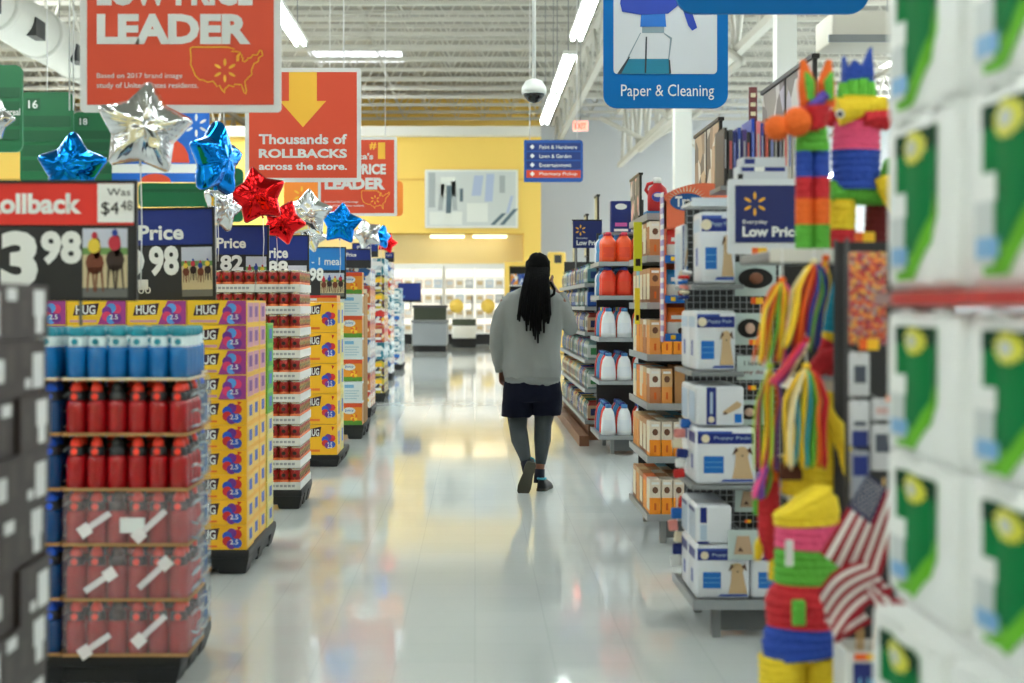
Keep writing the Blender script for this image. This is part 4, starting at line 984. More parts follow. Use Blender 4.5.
# sweatshirt
b = MB()
b.loft(flip([ring(525, 547, 285, .005, .062), ring(518, 551, 288.5, .0, .09), ring(507, 559, 293, .0, .115), ring(501, 564, 300, 0, .135), ring(501, 564, 312, 0, .145), ring(503, 562, 330, 0, .14), ring(504, 560, 350, 0, .145), ring(502, 562, 368, 0, .15), ring(503, 561, 376, 0, .145), ring(505, 560, 381, 0, .138)]), SWEAT)
b.tube([pt(511, 302, 0), pt(503, 314, 0), pt(498.5, 330, 0), pt(496.5, 345, 0), pt(498, 358, .03), pt(500, 368, .055)], [.075, .072, .062, .056, .05, .04], SWEAT, 14)
b.tube([pt(553, 302, 0), pt(561, 311, .02), pt(567.5, 321, .04), pt(570.5, 328, .075), pt(568, 318, .12), pt(564, 303, .135), pt(560, 293, .14)], [.078, .076, .068, .058, .052, .046, .04], SWEAT, 14)
sw = b.fused('sweatshirt', P, .009, 4, SWEAT)
for v in sw.data.vertices:      # soft folds
    f = noise.noise(Vector((v.co.x * 9, v.co.y * 7, v.co.z * 3.5 + v.co.x * 6))) * .009 + noise.noise(Vector((v.co.x * 22, 3, v.co.z * 14))) * .003
    v.co += v.normal * f
MB().loft(flip([ring(504.5, 560.5, 376.5, 0, .149, 28), ring(504.5, 560.5, 380, 0, .15, 28), ring(505.5, 559.5, 385, 0, .142, 28)]), M('grey_rib_knit', (124, 128, 128), .9, bump=.5, bscale=300)).build('waistband', sw)
MB().tube([pt(499.5, 365.5, .05), pt(500.6, 371, .06)], .041, M('grey_rib_knit'), 14).build('cuff', sw)
# shorts
b = MB()
b.loft(flip([ring(505, 560, 380, 0, .14), ring(503, 561, 388, 0, .145), ring(502, 562, 396, 0, .145), ring(504, 560, 401, 0, .12)]), NAVYC)
b.loft(flip([ring(503, 534, 392, .0, .12), ring(501.5, 532, 404, .005, .115), ring(501, 531, 417, .02, .112)]), NAVYC)
b.loft(flip([ring(531, 562, 392, .0, .12), ring(532, 562, 404, .01, .115), ring(532, 560.5, 415, .03, .112)]), NAVYC)
sh = b.fused('shorts', P, .009, 4, NAVYC)
for v in sh.data.vertices: v.co += v.normal * noise.noise(Vector((v.co.x * 16, v.co.y * 10, v.co.z * 3))) * .008
# leggings
def grow(L, R, e): return L, [r + e for r in R]
lg = MB().tube(LL[1:], [.083, .066, .066, .043, .037], LEGG, 16).build('legging', P)
lg = MB().tube([pt(545, 408, .04), pt(543, 425, .05), pt(542.5, 440, .02), pt(541.5, 452, .005), pt(540.5, 464, -.005)], [.083, .064, .064, .05, .037], LEGG, 16).build('legging', P)
MB().tube([pt(526, 462, -.15), pt(528.5, 472, -.185)], [.042, .042], SOCK, 14).build('sock', P)
MB().tube([pt(539.6, 469, -.01), pt(539, 483, -.02)], [.039, .041], SOCK, 14).build('sock', P)
# trailing left shoe, heel lifted, sole towards the camera
def shoe(T, name):
    o = []
    prof = [(0, .026, .0), (.015, .034, .0), (.05, .037, 0), (.10, .035, 0), (.15, .042, 0), (.20, .046, .0), (.24, .04, .0), (.262, .022, .0)]
    b = MB(); rings = []
    for y, w, _ in prof:
        hgt = .085 if y < .07 else max(.03, .085 - (y - .07) * .34)
        if y > .25: hgt = .025
        rings.append([T @ Vector((w * math.cos(a), y, .018 + (hgt if math.sin(a) > 0 else .012) * math.sin(a))) for a in [2 * PI * k / 16 for k in range(16)]])
    rings = [r[::-1] for r in rings]
    b.loft(rings, SHOE); up = b.build('shoe', P)
    pts = [(w * 1.08, y) for y, w, _ in prof]; out = [(x, y) for x, y in pts] + [(-x, y) for x, y in pts[::-1]]
    n = len(out); vs = [T @ Vector((x, y * 1.02 - .004, 0)) for x, y in out] + [T @ Vector((x, y * 1.02 - .004, .02)) for x, y in out]
    s = MB(); s.add(vs, [tuple(range(n - 1, -1, -1)), tuple(range(n, 2 * n))] + [(i, (i + 1) % n, n + (i + 1) % n, n + i) for i in range(n)], SOLE); s.build('sole', up)
    t = MB(); t.tube([T @ Vector((.03 * math.cos(a), .028 + .03 * math.sin(a), .092)) for a in [PI * 2 * k / 12 for k in range(13)]], .009, TEAL, 6); t.build('collar_trim', up)
h = pt(531.5, 463, -.24); t = pt(522, 495.5, -.17)
d_ = (t - h).normalized(); up = Vector((0, 1, .15)); up = (up - d_ * up.dot(d_)).normalized(); sd = d_.cross(up)
T = Matrix(((sd.x, d_.x, up.x, h.x), (sd.y, d_.y, up.y, h.y), (sd.z, d_.z, up.z, h.z), (0, 0, 0, 1)))
shoe(T, 'l')
T = Matrix.Translation((pt(540.5, 480, 0).x, -.075, .001)) @ Matrix.Rotation(-.25, 4, 'Z') @ Matrix.Rotation(.0, 4, 'X')
shoe(T, 'r')
# hair
b = MB(); b.ell(hc + Vector((0, -.018, .016)), (.096, .104, .121), HAIR, 24, 14)
random.seed(11)
hr = b.build('hair', P)
for v in hr.data.vertices:      # corn rows swept back to the tie
    v.co += v.normal * .006 * math.sin(v.co.x * 260)
locks = MB()
for k in range(46):
    u = k % 12 / 11.0; layer = k // 12
    x0 = 528 + u * 19; x1 = 519.5 + u * 29 + random.uniform(-1.2, 1.2)
    yend = 322 + 18 * math.exp(-((u - .58) / .28) ** 2) + random.uniform(-7, 4) - layer * 3
    dy = -.13 - .018 * (3 - layer) + random.uniform(-.006, .006)
    pts = [pt(x0, 268 + layer * 2, -.085 - .01 * layer), pt(x0 * .6 + x1 * .4, 284, dy - .01), pt(x0 * .25 + x1 * .75 , 300, dy - .025), pt(x1 + random.uniform(-.8, .8), 315, dy - .02), pt(x1 + random.uniform(-1.5, 1.5), yend, dy)]
    locks = MB(); locks.tube(pts, [.014, .0145, .014, .0125, .007], HAIR, 7); locks.build('dreadlock', hr)
MB().tube([pt(546, 282, -.1), pt(551, 283, -.12), pt(554.5, 289, -.13), pt(554, 294, -.13), pt(549, 297.5, -.15), pt(545, 297, -.16)], .011, HAIR, 8).build('dreadlock', hr)
MB().tube([pt(529, 283, -.11), pt(538, 285, -.15), pt(547, 283, -.11)], .016, HAIR, 8).build('hair_tie', hr)
# ================================================================== RIGHT SIDE: SHELVING
PEG = M('dark_pegboard', (46, 46, 48), .6); LIP = M('pale_grey_shelf_lip', (150, 155, 158), .4); KICK = M('brown_kickplate', (120, 78, 50), .5)
def unit(x0, x1, y0, y1, zs, top, label, lip=LIP, kick=None, legx=.07, back=True, basez=None, dz=.035):
    d = thing('shelving_unit', label, 'shelf', (x0, y0, 0)); w, dp = x1 - x0, y1 - y0
    for i, z in enumerate(zs):
        s = MB().rbox(0, w, 0, dp, z - .03, z, .006, STEEL, smooth=False).build('base_deck' if i == 0 else 'shelf', d)
        MB().box(-.006, w, -.008, 0, z - dz, z + .004, lip).build('price_rail', s); MB().box(-.012, -.006, -.008, dp, z - dz, z + .004, lip).build('price_rail', s)
    if kick: MB().box(.03, w, .03, dp, .0, zs[0] - .03, kick).build('kickplate', d)
    else:
        MB().box(legx, legx + .035, .04, .09, 0, zs[0] - .03, STEEL).build('leg', d); MB().box(legx, w - .04, .05, .07, .03, zs[0] - .03, M('recessed_base_panel', (92, 96, 98), .5)).build('kickplate', d)
        MB().box(legx, legx + .035, dp - .09, dp - .04, 0, zs[0] - .03, STEEL).build('leg', d); MB().box(w - .08, w - .045, .04, .09, 0, zs[0] - .03, STEEL).build('leg', d)
    if back:
        MB().box(.05, w, dp, dp + .03, zs[0] - .03, top, PEG).build('back_panel', d)
    MB().box(w - .04, w, dp - .05, dp - .001, zs[0], top, STEEL).build('upright', d)
    return d
# --- far run along the aisle, dark shelves of small goods
zr = [.2, .52, .82, 1.1, 1.36, 1.6]
unit(1.13, 1.62, 14.5, 18.8, zr, 1.95, 'long dark gondola of small packages beyond the bleach bottles', kick=KICK)
o = MB().box(1.02, 1.115, 13.9, 18.8, .0, .1, KICK).build('floor_bumper'); tag(o, 'low brown bumper rail along the foot of the far gondola', 'bumper')
def bagpack(cs, i):
    b = MB(); w, d, h = .15, .15, .2; c = [M('bag_%d_%d' % (i, k), q, .35) for k, q in enumerate(cs)]
    rs = []
    for z, k in ((0, .9), (.02, 1), (.15, .96), (.185, .7), (.2, .95)):
        rs.append([(w / 2 + w / 2 * k * sx, d / 2 + d / 2 * (k if z < .18 else .15) * sy, z) for sx, sy in ((-1, -1), (0, -1.08), (1, -1), (1.04, 0), (1, 1), (0, 1.08), (-1, 1), (-1.04, 0))])
    b.loft(rs[:2] , c[0], smooth=False); b.loft(rs[1:3], c[1], smooth=False); b.loft(rs[2:], c[0], smooth=False)
    b.quad((-.008, d * .8, .05), (-.008, d * .2, .05), (-.008, d * .2, .12), (-.008, d * .8, .12), c[2]); b.quad((w * .2, -.012, .05), (w * .8, -.012, .05), (w * .8, -.012, .12), (w * .2, -.012, .12), c[2])
    return solid(b, 'snack_bag', 'bag', 'small packages on the far gondola')
bags = [bagpack(c, i) for i, c in enumerate((((14, 56, 130), (20, 80, 170), (200, 206, 210)), ((120, 150, 150), (190, 196, 196), (50, 120, 70)), ((16, 20, 34), (26, 34, 60), (200, 176, 60)), ((150, 50, 40), (180, 150, 120), (30, 44, 90)), ((30, 90, 70), (70, 120, 130), (20, 50, 110)), ((190, 160, 90), (210, 196, 160), (150, 50, 44))))]
random.seed(5)
for j, z in enumerate(zr):
    for k in range(21):
        i = random.choices(range(6), (4, 3, 3, 1.5, 2, 1) if j > 2 else (2, 4, 2, 3, 2, 2))[0]
        bags[i].put((1.15, 14.52 + k * .203, z + .002), 0, 'small package on the far gondola, %s shelf up, %s from its near end' % (ORD[j], ORD[k] if k < 20 else 'last'))

# --- bleach and detergent bottle rack (Y 13.1)
YB4 = 13.1; X4 = PX(600, YB4); z4 = [PZ(py, YB4) for py in (436, 381, 338, 296, 262)]
unit(X4, X4 + .75, YB4, YB4 + .95, z4, PZ(228, YB4), 'grey shelf rack of orange and white bottles right of the person', legx=.1)
def jug(body, capm, h, r, lab=None, waist=False):
    d = thing('bottle', '', 'bottle'); b = MB()
    pr = [(r * .85, 0), (r, h * .03), (r * .98, h * .3), (r * .9, h * .55), (r * .74, h * .74), (r * .42, h * .88), (r * .36, h * .9)] if not waist else [(r * .85, 0), (r, h * .04), (r, h * .3), (r * .93, h * .42), (r, h * .55), (r * .9, h * .72), (r * .45, h * .88), (r * .36, h * .9)]
    b.lathe(pr, body, 18, sx=1, sy=.72); o = b.build('bottle_body', d)
    MB().lathe([(r * .42, h * .88), (r * .42, h * .98), (r * .36, h)], capm, 14).build('cap', d)
    if lab: MB().loft([[(r * .96 * k * math.cos(a), -r * .70 * k * abs(math.sin(a)) - .003, z) for a in [PI * (.2 + .6 * q / 8) for q in range(9)]] + [(r * .94 * k * math.cos(a), -r * .66 * k * abs(math.sin(a)), z) for a in [PI * (.8 - .6 * q / 8) for q in range(9)]] for z, k in ((h * .15, 1), (h * .5, .95))], lab, smooth=False).build('label', o)
    return Proto(d, 'bottle', 'bottles on the grey rack')
WB = M('white_bottle_plastic', (232, 236, 240), .3, coat=.3); OB = M('orange_bottle_plastic', (240, 84, 34), .3, coat=.3); BB = M('sky_bottle_plastic', (30, 130, 190), .3); RB = M('red_bottle_plastic', (200, 36, 40), .3)
CB = M('mid_blue_cap', (70, 130, 190), .4); CN = M('navy_cap', (30, 50, 140), .4); CPK = M('pink_red_cap', (220, 50, 80), .4); YC = M('yellow_cap', (230, 210, 40), .4)
FL = M('white_label_faint', (222, 228, 236), .4); OL = M('orange_label_faint', (226, 70, 40), .35)
kinds = {}
def jg(c, h, waist=False):
    k = (c, round(h, 3), waist)
    if k not in kinds:
        body, cap, lab = {'orange': (OB, CPK, OL), 'orange_navy': (M('red_orange_bottle', (232, 60, 36), .3), CN, OL), 'white': (WB, CB, FL), 'blue': (BB, CB, None), 'blue_yellow': (BB, YC, None), 'red': (RB, CN, None)}[c]
        kinds[k] = jug(body, cap, h, .07, lab, waist)
    return kinds[k]
names = {'orange': 'orange bottle with a pink cap', 'orange_navy': 'red-orange bottle with a navy cap', 'white': 'white bottle with a blue cap', 'blue': 'blue bottle', 'blue_yellow': 'blue bottle with a yellow cap', 'red': 'red bottle'}
rows4 = [('white', .285, 'bottom'), ('white', .255, 'second'), ('white', .275, 'third'), ('orange_navy', .27, 'fourth'), ('orange', .275, 'top')]
for j, (c, h, nm) in enumerate(rows4):
    for r in range(5):
        for k in range(4):
            if r == 0: cc = c
            elif c == 'white': cc = ['', 'orange_navy' if j < 2 else 'orange', 'blue', 'blue_yellow' if j == 2 else 'blue', 'red'][r]
            else: cc = [c, c, 'blue', 'blue', 'white'][r]
            if r > 1 and k > 1: continue
            jg(cc, h if r == 0 else h * 1.02, c.startswith('orange')).put((X4 + .085 + k * .147, YB4 + .08 + r * .175, z4[j] + .002), 0,
                '%s, %s shelf, column %s from left, row %s in' % (names[cc], nm, 'one two three four'.split()[k], 'one two three four five'.split()[r]))

# --- tan and orange carton shelves (Y 8.2)
Y3_ = 8.2; X3 = PX(649, Y3_); z3 = [PZ(py, Y3_) for py in (515, 457, 404, 355, 303, 256)] + [PZ(216, 8.4)]
unit(X3, X3 + .78, Y3_, Y3_ + .95, z3, PZ(205, Y3_), 'grey shelving of tan and orange cartons beyond the puppy pads', legx=.07)
def treat_box(top, bot, i, h=.2, w=.062, d=.16):
    b = MB(); mt = M('carton_top_%d' % i, top, .5); mb_ = M('carton_bottom_%d' % i, bot, .5); b.box(0, w, 0, d, 0, h * .48, mb_); b.box(0, w, 0, d, h * .48, h, mt); g = .001
    b.prism([(w * (.5 + .28 * math.cos(t * PI / 4)), h * (.7 + .1 * math.sin(t * PI / 4))) for t in range(8)], -g, 0, M('pet_brown', (110, 72, 50), .6)); b.fr(w * .15, w * .85, h * .86, h * .93, -g, WHITE)
    b.fr(w * .4, w * .6, h * .12, h * .32, -g, M('deep_orange_ink', (214, 96, 20), .5))
    b.quad((-g, d * .9, h * .1), (-g, d * .1, h * .1), (-g, d * .1, h * .85), (-g, d * .9, h * .85), mb_ if i % 2 else CREAM)
    return solid(b, 'treat_carton', 'carton', 'cartons on the tan and orange shelving')
TB = [treat_box((226, 214, 196), (248, 150, 28), 0), treat_box((206, 168, 120), (226, 150, 70), 1), treat_box((196, 140, 90), (150, 96, 60), 2), treat_box((230, 226, 214), (190, 120, 70), 3), treat_box((120, 190, 210), (230, 226, 214), 4), treat_box((232, 120, 60), (248, 160, 40), 5)]
tn = ['white and orange', 'tan', 'brown', 'cream and brown', 'pale blue', 'orange']
pat = {0: [0, 0, 0, None, 3, 4], 1: [0, 0, 0, 0, 0, 0], 2: [3, 1, None, None, None, None], 3: [1, 5, 5, 5, 5, 5], 4: [2, 1, 5, 5, 5, 5], 5: [3, 1, 5, 5, 1, 5]}
sh = ['bottom', 'second', 'third', 'fourth', 'fifth', 'sixth']
random.seed(9)
for j in range(6):
    for r in range(5):
        for k in range(9):
            if k > 3 and r > 0: continue
            t = pat[j][min(k, 5)] if r == 0 else random.choice((0, 1, 2, 3, 1, 2, 4, 5))
            if j == 0 and k > 2: continue
            if j == 2 and k > 1: continue
            if j > 0 and r == 0 and k > 7: continue
            if t is None: continue
            TB[t].put((X3 + .006 + k * .068, Y3_ + .008 + r * .175, z3[j] + .002), 0, '%s carton, %s shelf of the carton unit, column %d, row %d in' % (tn[t], sh[j], k + 1, r + 1))
b = MB(); b.box(0, .42, 0, .3, 0, .215, CARD); b.box(.2, .225, -.001, .3, 0, .2155, M('tape', (196, 156, 104), .3))
o = b.build('shipping_box', loc=(X3 + .15, Y3_ + .01, z3[2] + .002)); tag(o, 'plain brown cardboard box on the third shelf of the carton unit', 'box')
# red detergent jug on top
d = thing('detergent_jug', 'red detergent jug with white cap on top of the carton shelving', 'bottle', (PX(657, 8.6), 8.6, z3[6] + .04))
b = MB(); h = .19; b.loft([[( .062 * k * math.cos(a) + .004, .045 * k * math.sin(a), z) for a in [2 * PI * q / 18 for q in range(18)]] for z, k in ((0, .9), (.01, 1), (.1, 1), (.14, .86), (.165, .4), (.175, .36))], RB); b.build('jug_body', d)
MB().tube([(-.045, 0, .1), (-.068, 0, .13), (-.055, 0, .165), (-.015, 0, .175)], .011, RB, 8).build('handle', d); MB().lathe([(.026, .17), (.026, .2), (.02, .205)], WHITE, 14).build('cap', d)
MB().prism([(.038 * math.cos(t * PI / 8), .085 + .03 * math.sin(t * PI / 8)) for t in range(16)], -.049, -.045, M('label_blue', (60, 80, 180), .4)).build('label', d)
MB().prism([(.026 * math.cos(t * PI / 8), .095 + .012 * math.sin(t * PI / 8)) for t in range(16)], -.052, -.049, WHITE).build('label', d)
o = MB().box(-.07, .1, -.06, .1, 0, .038, M('blue_box_ink', (50, 130, 190), .5)).build('flat_box', loc=(PX(657, 8.6), 8.6, z3[6] + .001)); tag(o, 'flat blue box under the red detergent jug', 'box')
# lime shelf flag at the corner
def flagpost(px0, px1, py0, py1, Y, m, lb):
    b = MB(); x0, x1, z0, z1 = PX(px0, Y), PX(px1, Y), PZ(py1, Y), PZ(py0, Y); b.box(0, x1 - x0, 0, .012, 0, z1 - z0, m); b.box(0, (x1 - x0) * .3, .012, .03, 0, z1 - z0, m)
    b.fr((x1 - x0) * .2, (x1 - x0) * .8, (z1 - z0) * .1, (z1 - z0) * .25, -.001, BLACK)
    o = b.build('shelf_flag', loc=(x0, Y, z0)); tag(o, lb, 'shelf sign')
flagpost(634, 642, 222, 271, 8.35, M('lime_plastic', (206, 214, 30), .45), 'tall lime green shelf flag at the corner of the carton shelving')
flagpost(635, 640, 288, 324, 8.35, M('yellow_plastic', (236, 214, 50), .45), 'narrow yellow shelf flag below the lime green one')

# --- orange pet treat wing display (Y 7.3)
Y = 7.3; xw = PX(664, Y); d = thing('wing_display', 'orange display with rounded header lettered Tra beside the puppy pads', 'display', (xw, Y, 0))
WOR = M('salmon_orange_card', (244, 120, 82), .5); zt = PZ(183, Y); zl = PZ(342, Y); ww = .42
pts = [(0, zl), (ww, zl), (ww, zt - .09)] + [(ww - ww * q / 10, zt - .075 + .075 * math.sin(PI * (.08 + .84 * q / 10))) for q in range(1, 10)] + [(0, zt - .07)]
MB().prism(pts, .14, .16, WOR).build('back_card', d)
MB().prism([(0, PZ(229, Y)), (ww, PZ(229, Y)), (ww, zt - .09)] + [(ww - ww * q / 10, zt - .075 + .075 * math.sin(PI * (.08 + .84 * q / 10))) for q in range(1, 10)] + [(0, zt - .07)], 0, .01, WOR).build('header_card', d)
b = MB(); cx_ = PX(687, Y) - xw; cz_ = PZ(202, Y)
for q in range(17):
    a = PI * q / 16; b.prism([(cx_ + .075 * math.cos(a) - .004, cz_ + .055 * math.sin(a)), (cx_ + .075 * math.cos(a) + .004, cz_ + .055 * math.sin(a)), (cx_ + .11 * math.cos(a), cz_ + .085 * math.sin(a))], -.002, 0, CREAM)
b.prism([(cx_ + .088 * math.cos(t * PI / 10), cz_ + .045 * math.sin(t * PI / 10) + .1 * .0) for t in range(20)], -.005, -.002, M('logo_blue', (28, 92, 160), .4)); b.build('logo', d)
MB().text('Tra', cx_ - .062, cx_ + .02, cz_ - .026, cz_ + .03, -.007, WHITE, .04).build('lettering', d)
for s in (0, ww - .012): 
    b = MB(); b.box(s, s + .012, 0, .14, zl, zt - .09, WOR)
    if s == 0:
        for q in range(14): b.box(-.006, -.0005, 0, .1, zl + q * .055, zl + q * .055 + .03, M('stripe_purple', (160, 150, 200), .5)); b.box(-.006, -.0005, 0, .1, zl + q * .055 + .03, zl + q * .055 + .055, WHITE)
    b.build('side_card', d)
for i, py in enumerate((262, 302, 340)):
    z = PZ(py, Y); s = MB().box(.012, ww - .012, -.03, .14, z - .006, z, STEEL).build('pocket_shelf', d)
    MB().box(.0, ww, -.035, -.03, z - .006, z + .034, BLUEP).build('shelf_lip', s); MB().box(.03, .055, -.037, -.035, z + .004, z + .026, YEL).build('price_tag', s)
MB().tube([(.25, .17, 0), (.25, .17, zl)], .02, STEEL, 8).build('stand_pole', d)
def pouch(top, ink, i):
    b = MB(); w, h, dd = .1, .165, .05; mt = M('pouch_top_%d' % i, top, .35); mw = M('pouch_white', (232, 232, 228), .35)
    def rg(k, z, q): return [(w / 2 + w / 2 * k * sx, dd / 2 + dd / 2 * q * sy, z) for sx, sy in ((-1, -1), (0, -1.2), (1, -1), (1, 1), (0, 1.2), (-1, 1))]
    b.loft([rg(.92, 0, .9), rg(1, .02, 1), rg(1, .09, 1)], mw, False); b.loft([rg(1, .09, 1), rg(.98, .14, .6), rg(.98, .165, .1)], mt, False)
    b.fr(w * .2, w * .8, .105, .125, -.006, WHITE); b.prism([(w * (.68 + .14 * math.cos(t * PI / 4)), .045 + .016 * math.sin(t * PI / 4)) for t in range(8)], -.009, -.004, M('ink_%d' % i, ink, .4)); b.fr(w * .1, w * .5, .02, .03, -.0065, mt)
    return solid(b, 'treat_pouch', 'pouch', 'pouches on the orange display')
pc = [('red', (214, 50, 40), (190, 40, 40)), ('blue', (20, 130, 200), (180, 70, 60)), ('orange', (244, 120, 30), (70, 50, 40))]
for i, (nm, c, k_) in enumerate(pc):
    pr = pouch(c, k_, i)
    for q in range(3): pr.put((xw + .02 + q * .112, Y + .03, PZ((262, 302, 340)[i], Y) + .002), 0, '%s topped treat pouch, %s from the left on the orange display' % (nm, ORD[q]))

# --- puppy pad shelves (Y 5.86)
Y2_ = 5.86; X2 = PX(697, Y2_); z2 = [PZ(601, Y2_), PZ(486, Y2_), PZ(372, Y2_), PZ(284, Y2_)]
unit(X2 - .005, X2 + .75, Y2_, Y2_ + .62, z2[:1], PZ(190, Y2_), 'grey end shelving stocked with white and blue puppy pads', legx=.075, back=True)
for i, z in enumerate(z2[1:]):
    xr = X2 + (.36 if i == 0 else .19)
    d = MB().rbox(0, xr - X2 + .03, 0, .5, -.02, 0, .005, STEEL, smooth=False); o = d.build('wire_shelf', loc=(X2 - .02, Y2_ + .02, z)); tag(o, 'grey shelf holding puppy pads, %s above the base' % ORD[i], 'shelf')
# perforated wire grid behind the hanging goods
b = MB(); gx0, gx1, gy = X2 + .04, X2 + .62, Y2_ + .56; q = gx0
while q < gx1: b.box(q, q + .004, gy, gy + .004, z2[0], PZ(205, Y2_ + .5), LIP); q += .03
q = z2[0]
while q < PZ(205, Y2_ + .5): b.box(gx0, gx1, gy - .004, gy, q, q + .004, LIP); q += .03
o = b.build('wire_grid'); tag(o, 'grey wire grid behind the hanging pet toys', 'wire grid')
PW = M('pad_white_film', (228, 232, 238), .3, coat=.2, bump=.15, bscale=30); PN = M('pad_navy', (24, 44, 130), .35); PB = M('pad_square_blue', (24, 112, 196), .4); DOG = M('puppy_tan', (206, 176, 136), .7); DOGD = M('puppy_brown', (90, 60, 44), .7); PLB = M('pad_pale_blue', (180, 200, 220), .35)
def pad_pack(w, d, h, style):
    b = MB(); b.rbox(0, w, 0, d, 0, h, .014, PW); g = .0015
    if style == 'box' or style == 'bag':
        b.fr(w * .03, w * .97, h * .72, h * .9, -g, PN); b.fr(w * .03, w * .6, h * .9, h * .94, -g, M('pad_trim_blue', (60, 90, 170), .4))
        b.prism([(w * .16 + h * .075 * math.cos(t * PI / 8), h * .81 + h * .075 * math.sin(t * PI / 8)) for t in range(16)], -g * 2, -g, CREAM); b.text('Puppy Pads', w * .3, w * .9, h * .78, h * .85, -g * 2, PLB, .01)
        b.fr(w * .13, w * .46, h * .2, h * .5, -g, PB); b.fr(w * .13, w * .46, h * .3, h * .31, -g * 2, LTBLUE); b.fr(w * .13, w * .46, h * .39, h * .4, -g * 2, LTBLUE)
        # sitting puppy print
        b.prism([(w * .6, h * .1), (w * .95, h * .1), (w * .9, h * .3), (w * .86, h * .5), (w * .66, h * .5), (w * .64, h * .3)], -g * 1.6, -g * .4, DOG)
        b.prism([(w * (.76 + .12 * math.cos(t * PI / 6)), h * (.56 + .11 * math.sin(t * PI / 6))) for t in range(12)], -g * 2.2, -g, DOG)
        b.prism([(w * .6, h * .52), (w * .66, h * .66), (w * .7, h * .6)], -g * 3, -g, DOGD); b.prism([(w * .84, h * .6), (w * .9, h * .66), (w * .94, h * .52)], -g * 3, -g, DOGD); b.prism([(w * .74, h * .52), (w * .79, h * .52), (w * .765, h * .49)], -g * 3, -g, BLACK)
        b.add([(w * .4, -g, h * .05), (w * .95, -g, h * .05), (w * .95, -g, h * .09), (w * .46, -g, h * .09)], [(0, 1, 2, 3)], M('pad_trim_blue'))
        x = -g; b.quad((x, d * .92, h * .72), (x, d * .08, h * .72), (x, d * .08, h * .9), (x, d * .92, h * .9), PN if style == 'box' else PLB); b.quad((x, d * .6, h * .25), (x, d * .35, h * .25), (x, d * .35, h * .5), (x, d * .6, h * .5), M('pad_trim_blue'))
    elif style == 'stripe':
        b.fr(w * .22, w * .42, h * .03, h * .97, -g, PN); b.prism([(w * .32 + h * .08 * math.cos(t * PI / 8), h * .16 + h * .08 * math.sin(t * PI / 8)) for t in range(16)], -g * 2, -g, CREAM); b.fr(w * .29, w * .35, h * .3, h * .85, -g * 2, PLB)
        b.prism([(w * .55, h * .35), (w * .85, h * .62), (w * .95, h * .55), (w * .9, h * .45), (w * .62, h * .28)], -g * 2, -g, DOG); b.prism([(w * .55, h * .28), (w * .6, h * .36), (w * .66, h * .3)], -g * 3, -g, DOGD); b.fr(w * .8, w * .95, h * .08, h * .3, -g, PB)
        b.quad((-g, d * .9, h * .1), (-g, d * .1, h * .1), (-g, d * .1, h * .85), (-g, d * .9, h * .85), PLB)
    else:
        b.fr(w * .12, w * .3, h * .55, h * .95, -g, PN); b.fr(w * .12, w * .3, h * .1, h * .5, -g, PLB); b.fr(w * .05, w * .36, h * .02, h * .07, -g, PN)
        for q in (.1, .4, .7): b.quad((-g, d * (q + .2), h * .1), (-g, d * q, h * .1), (-g, d * q, h * .85), (-g, d * (q + .2), h * .85), PLB)
        b.quad((-g * 2, d * .9, h * .8), (-g * 2, d * .1, h * .8), (-g * 2, d * .1, h * .9), (-g * 2, d * .9, h * .9), PN)
    return solid(b, 'puppy_pad_pack', 'pack', 'white and blue puppy pad packs')
pp = {}
def pads(st, w, d, h):
    k = (st, w, d, h)
    if k not in pp: pp[k] = pad_pack(w, d, h, st)
    return pp[k]
pxm = Y2_ / F
def padrow(st, z, hpx, n, desc, w=.225, dx=0, dep=2, d=.2):
    for c in range(n):
        for r in range(dep):
            pads(st, w, d, hpx * pxm - .004).put((X2 + dx + c * (w + .004), Y2_ + .03 + r * (d + .012), z + .002), 0, 'puppy pad pack, %s, %s from the left, %s' % (desc, ORD[c], 'front' if r == 0 else 'behind'))
padrow('box', z2[0], 55, 3, 'bottom row on the base'); padrow('flat', z2[0] + 55 * pxm, 40, 1, 'striped one lying on the bottom row', w=.15)
padrow('box', z2[1], 58, 1, 'lower middle shelf', w=.25); padrow('stripe', z2[1] + 59 * pxm, 41, 1, 'vertical navy stripe, upper middle', w=.2)
padrow('bag', z2[2], 62, 1, 'below the hanging shelf', w=.165); padrow('bag', z2[3], 74, 1, 'topmost, in the white tray', w=.145, dx=.02, dep=1)
for q in range(5): pads('stripe', .03, .2, .26).put((X2 - .028 + .004 * q, Y2_ + .26 + q * .002 + .0, z2[3] + .002 + q * .0), 0, 'thin pad pack edge-on beside the topmost pack, %s' % ORD[q]) if q == 0 else None
b = MB(); b.box(-.02, .2, 0, .3, -.012, 0, WHITE); b.box(-.02, .2, -.006, 0, -.02, .015, M('clear_tray_edge', (214, 224, 232), .2)); o = b.build('tray', loc=(X2, Y2_ + .02, PZ(201, Y2_))); tag(o, 'white plastic tray above the topmost puppy pad pack', 'tray')
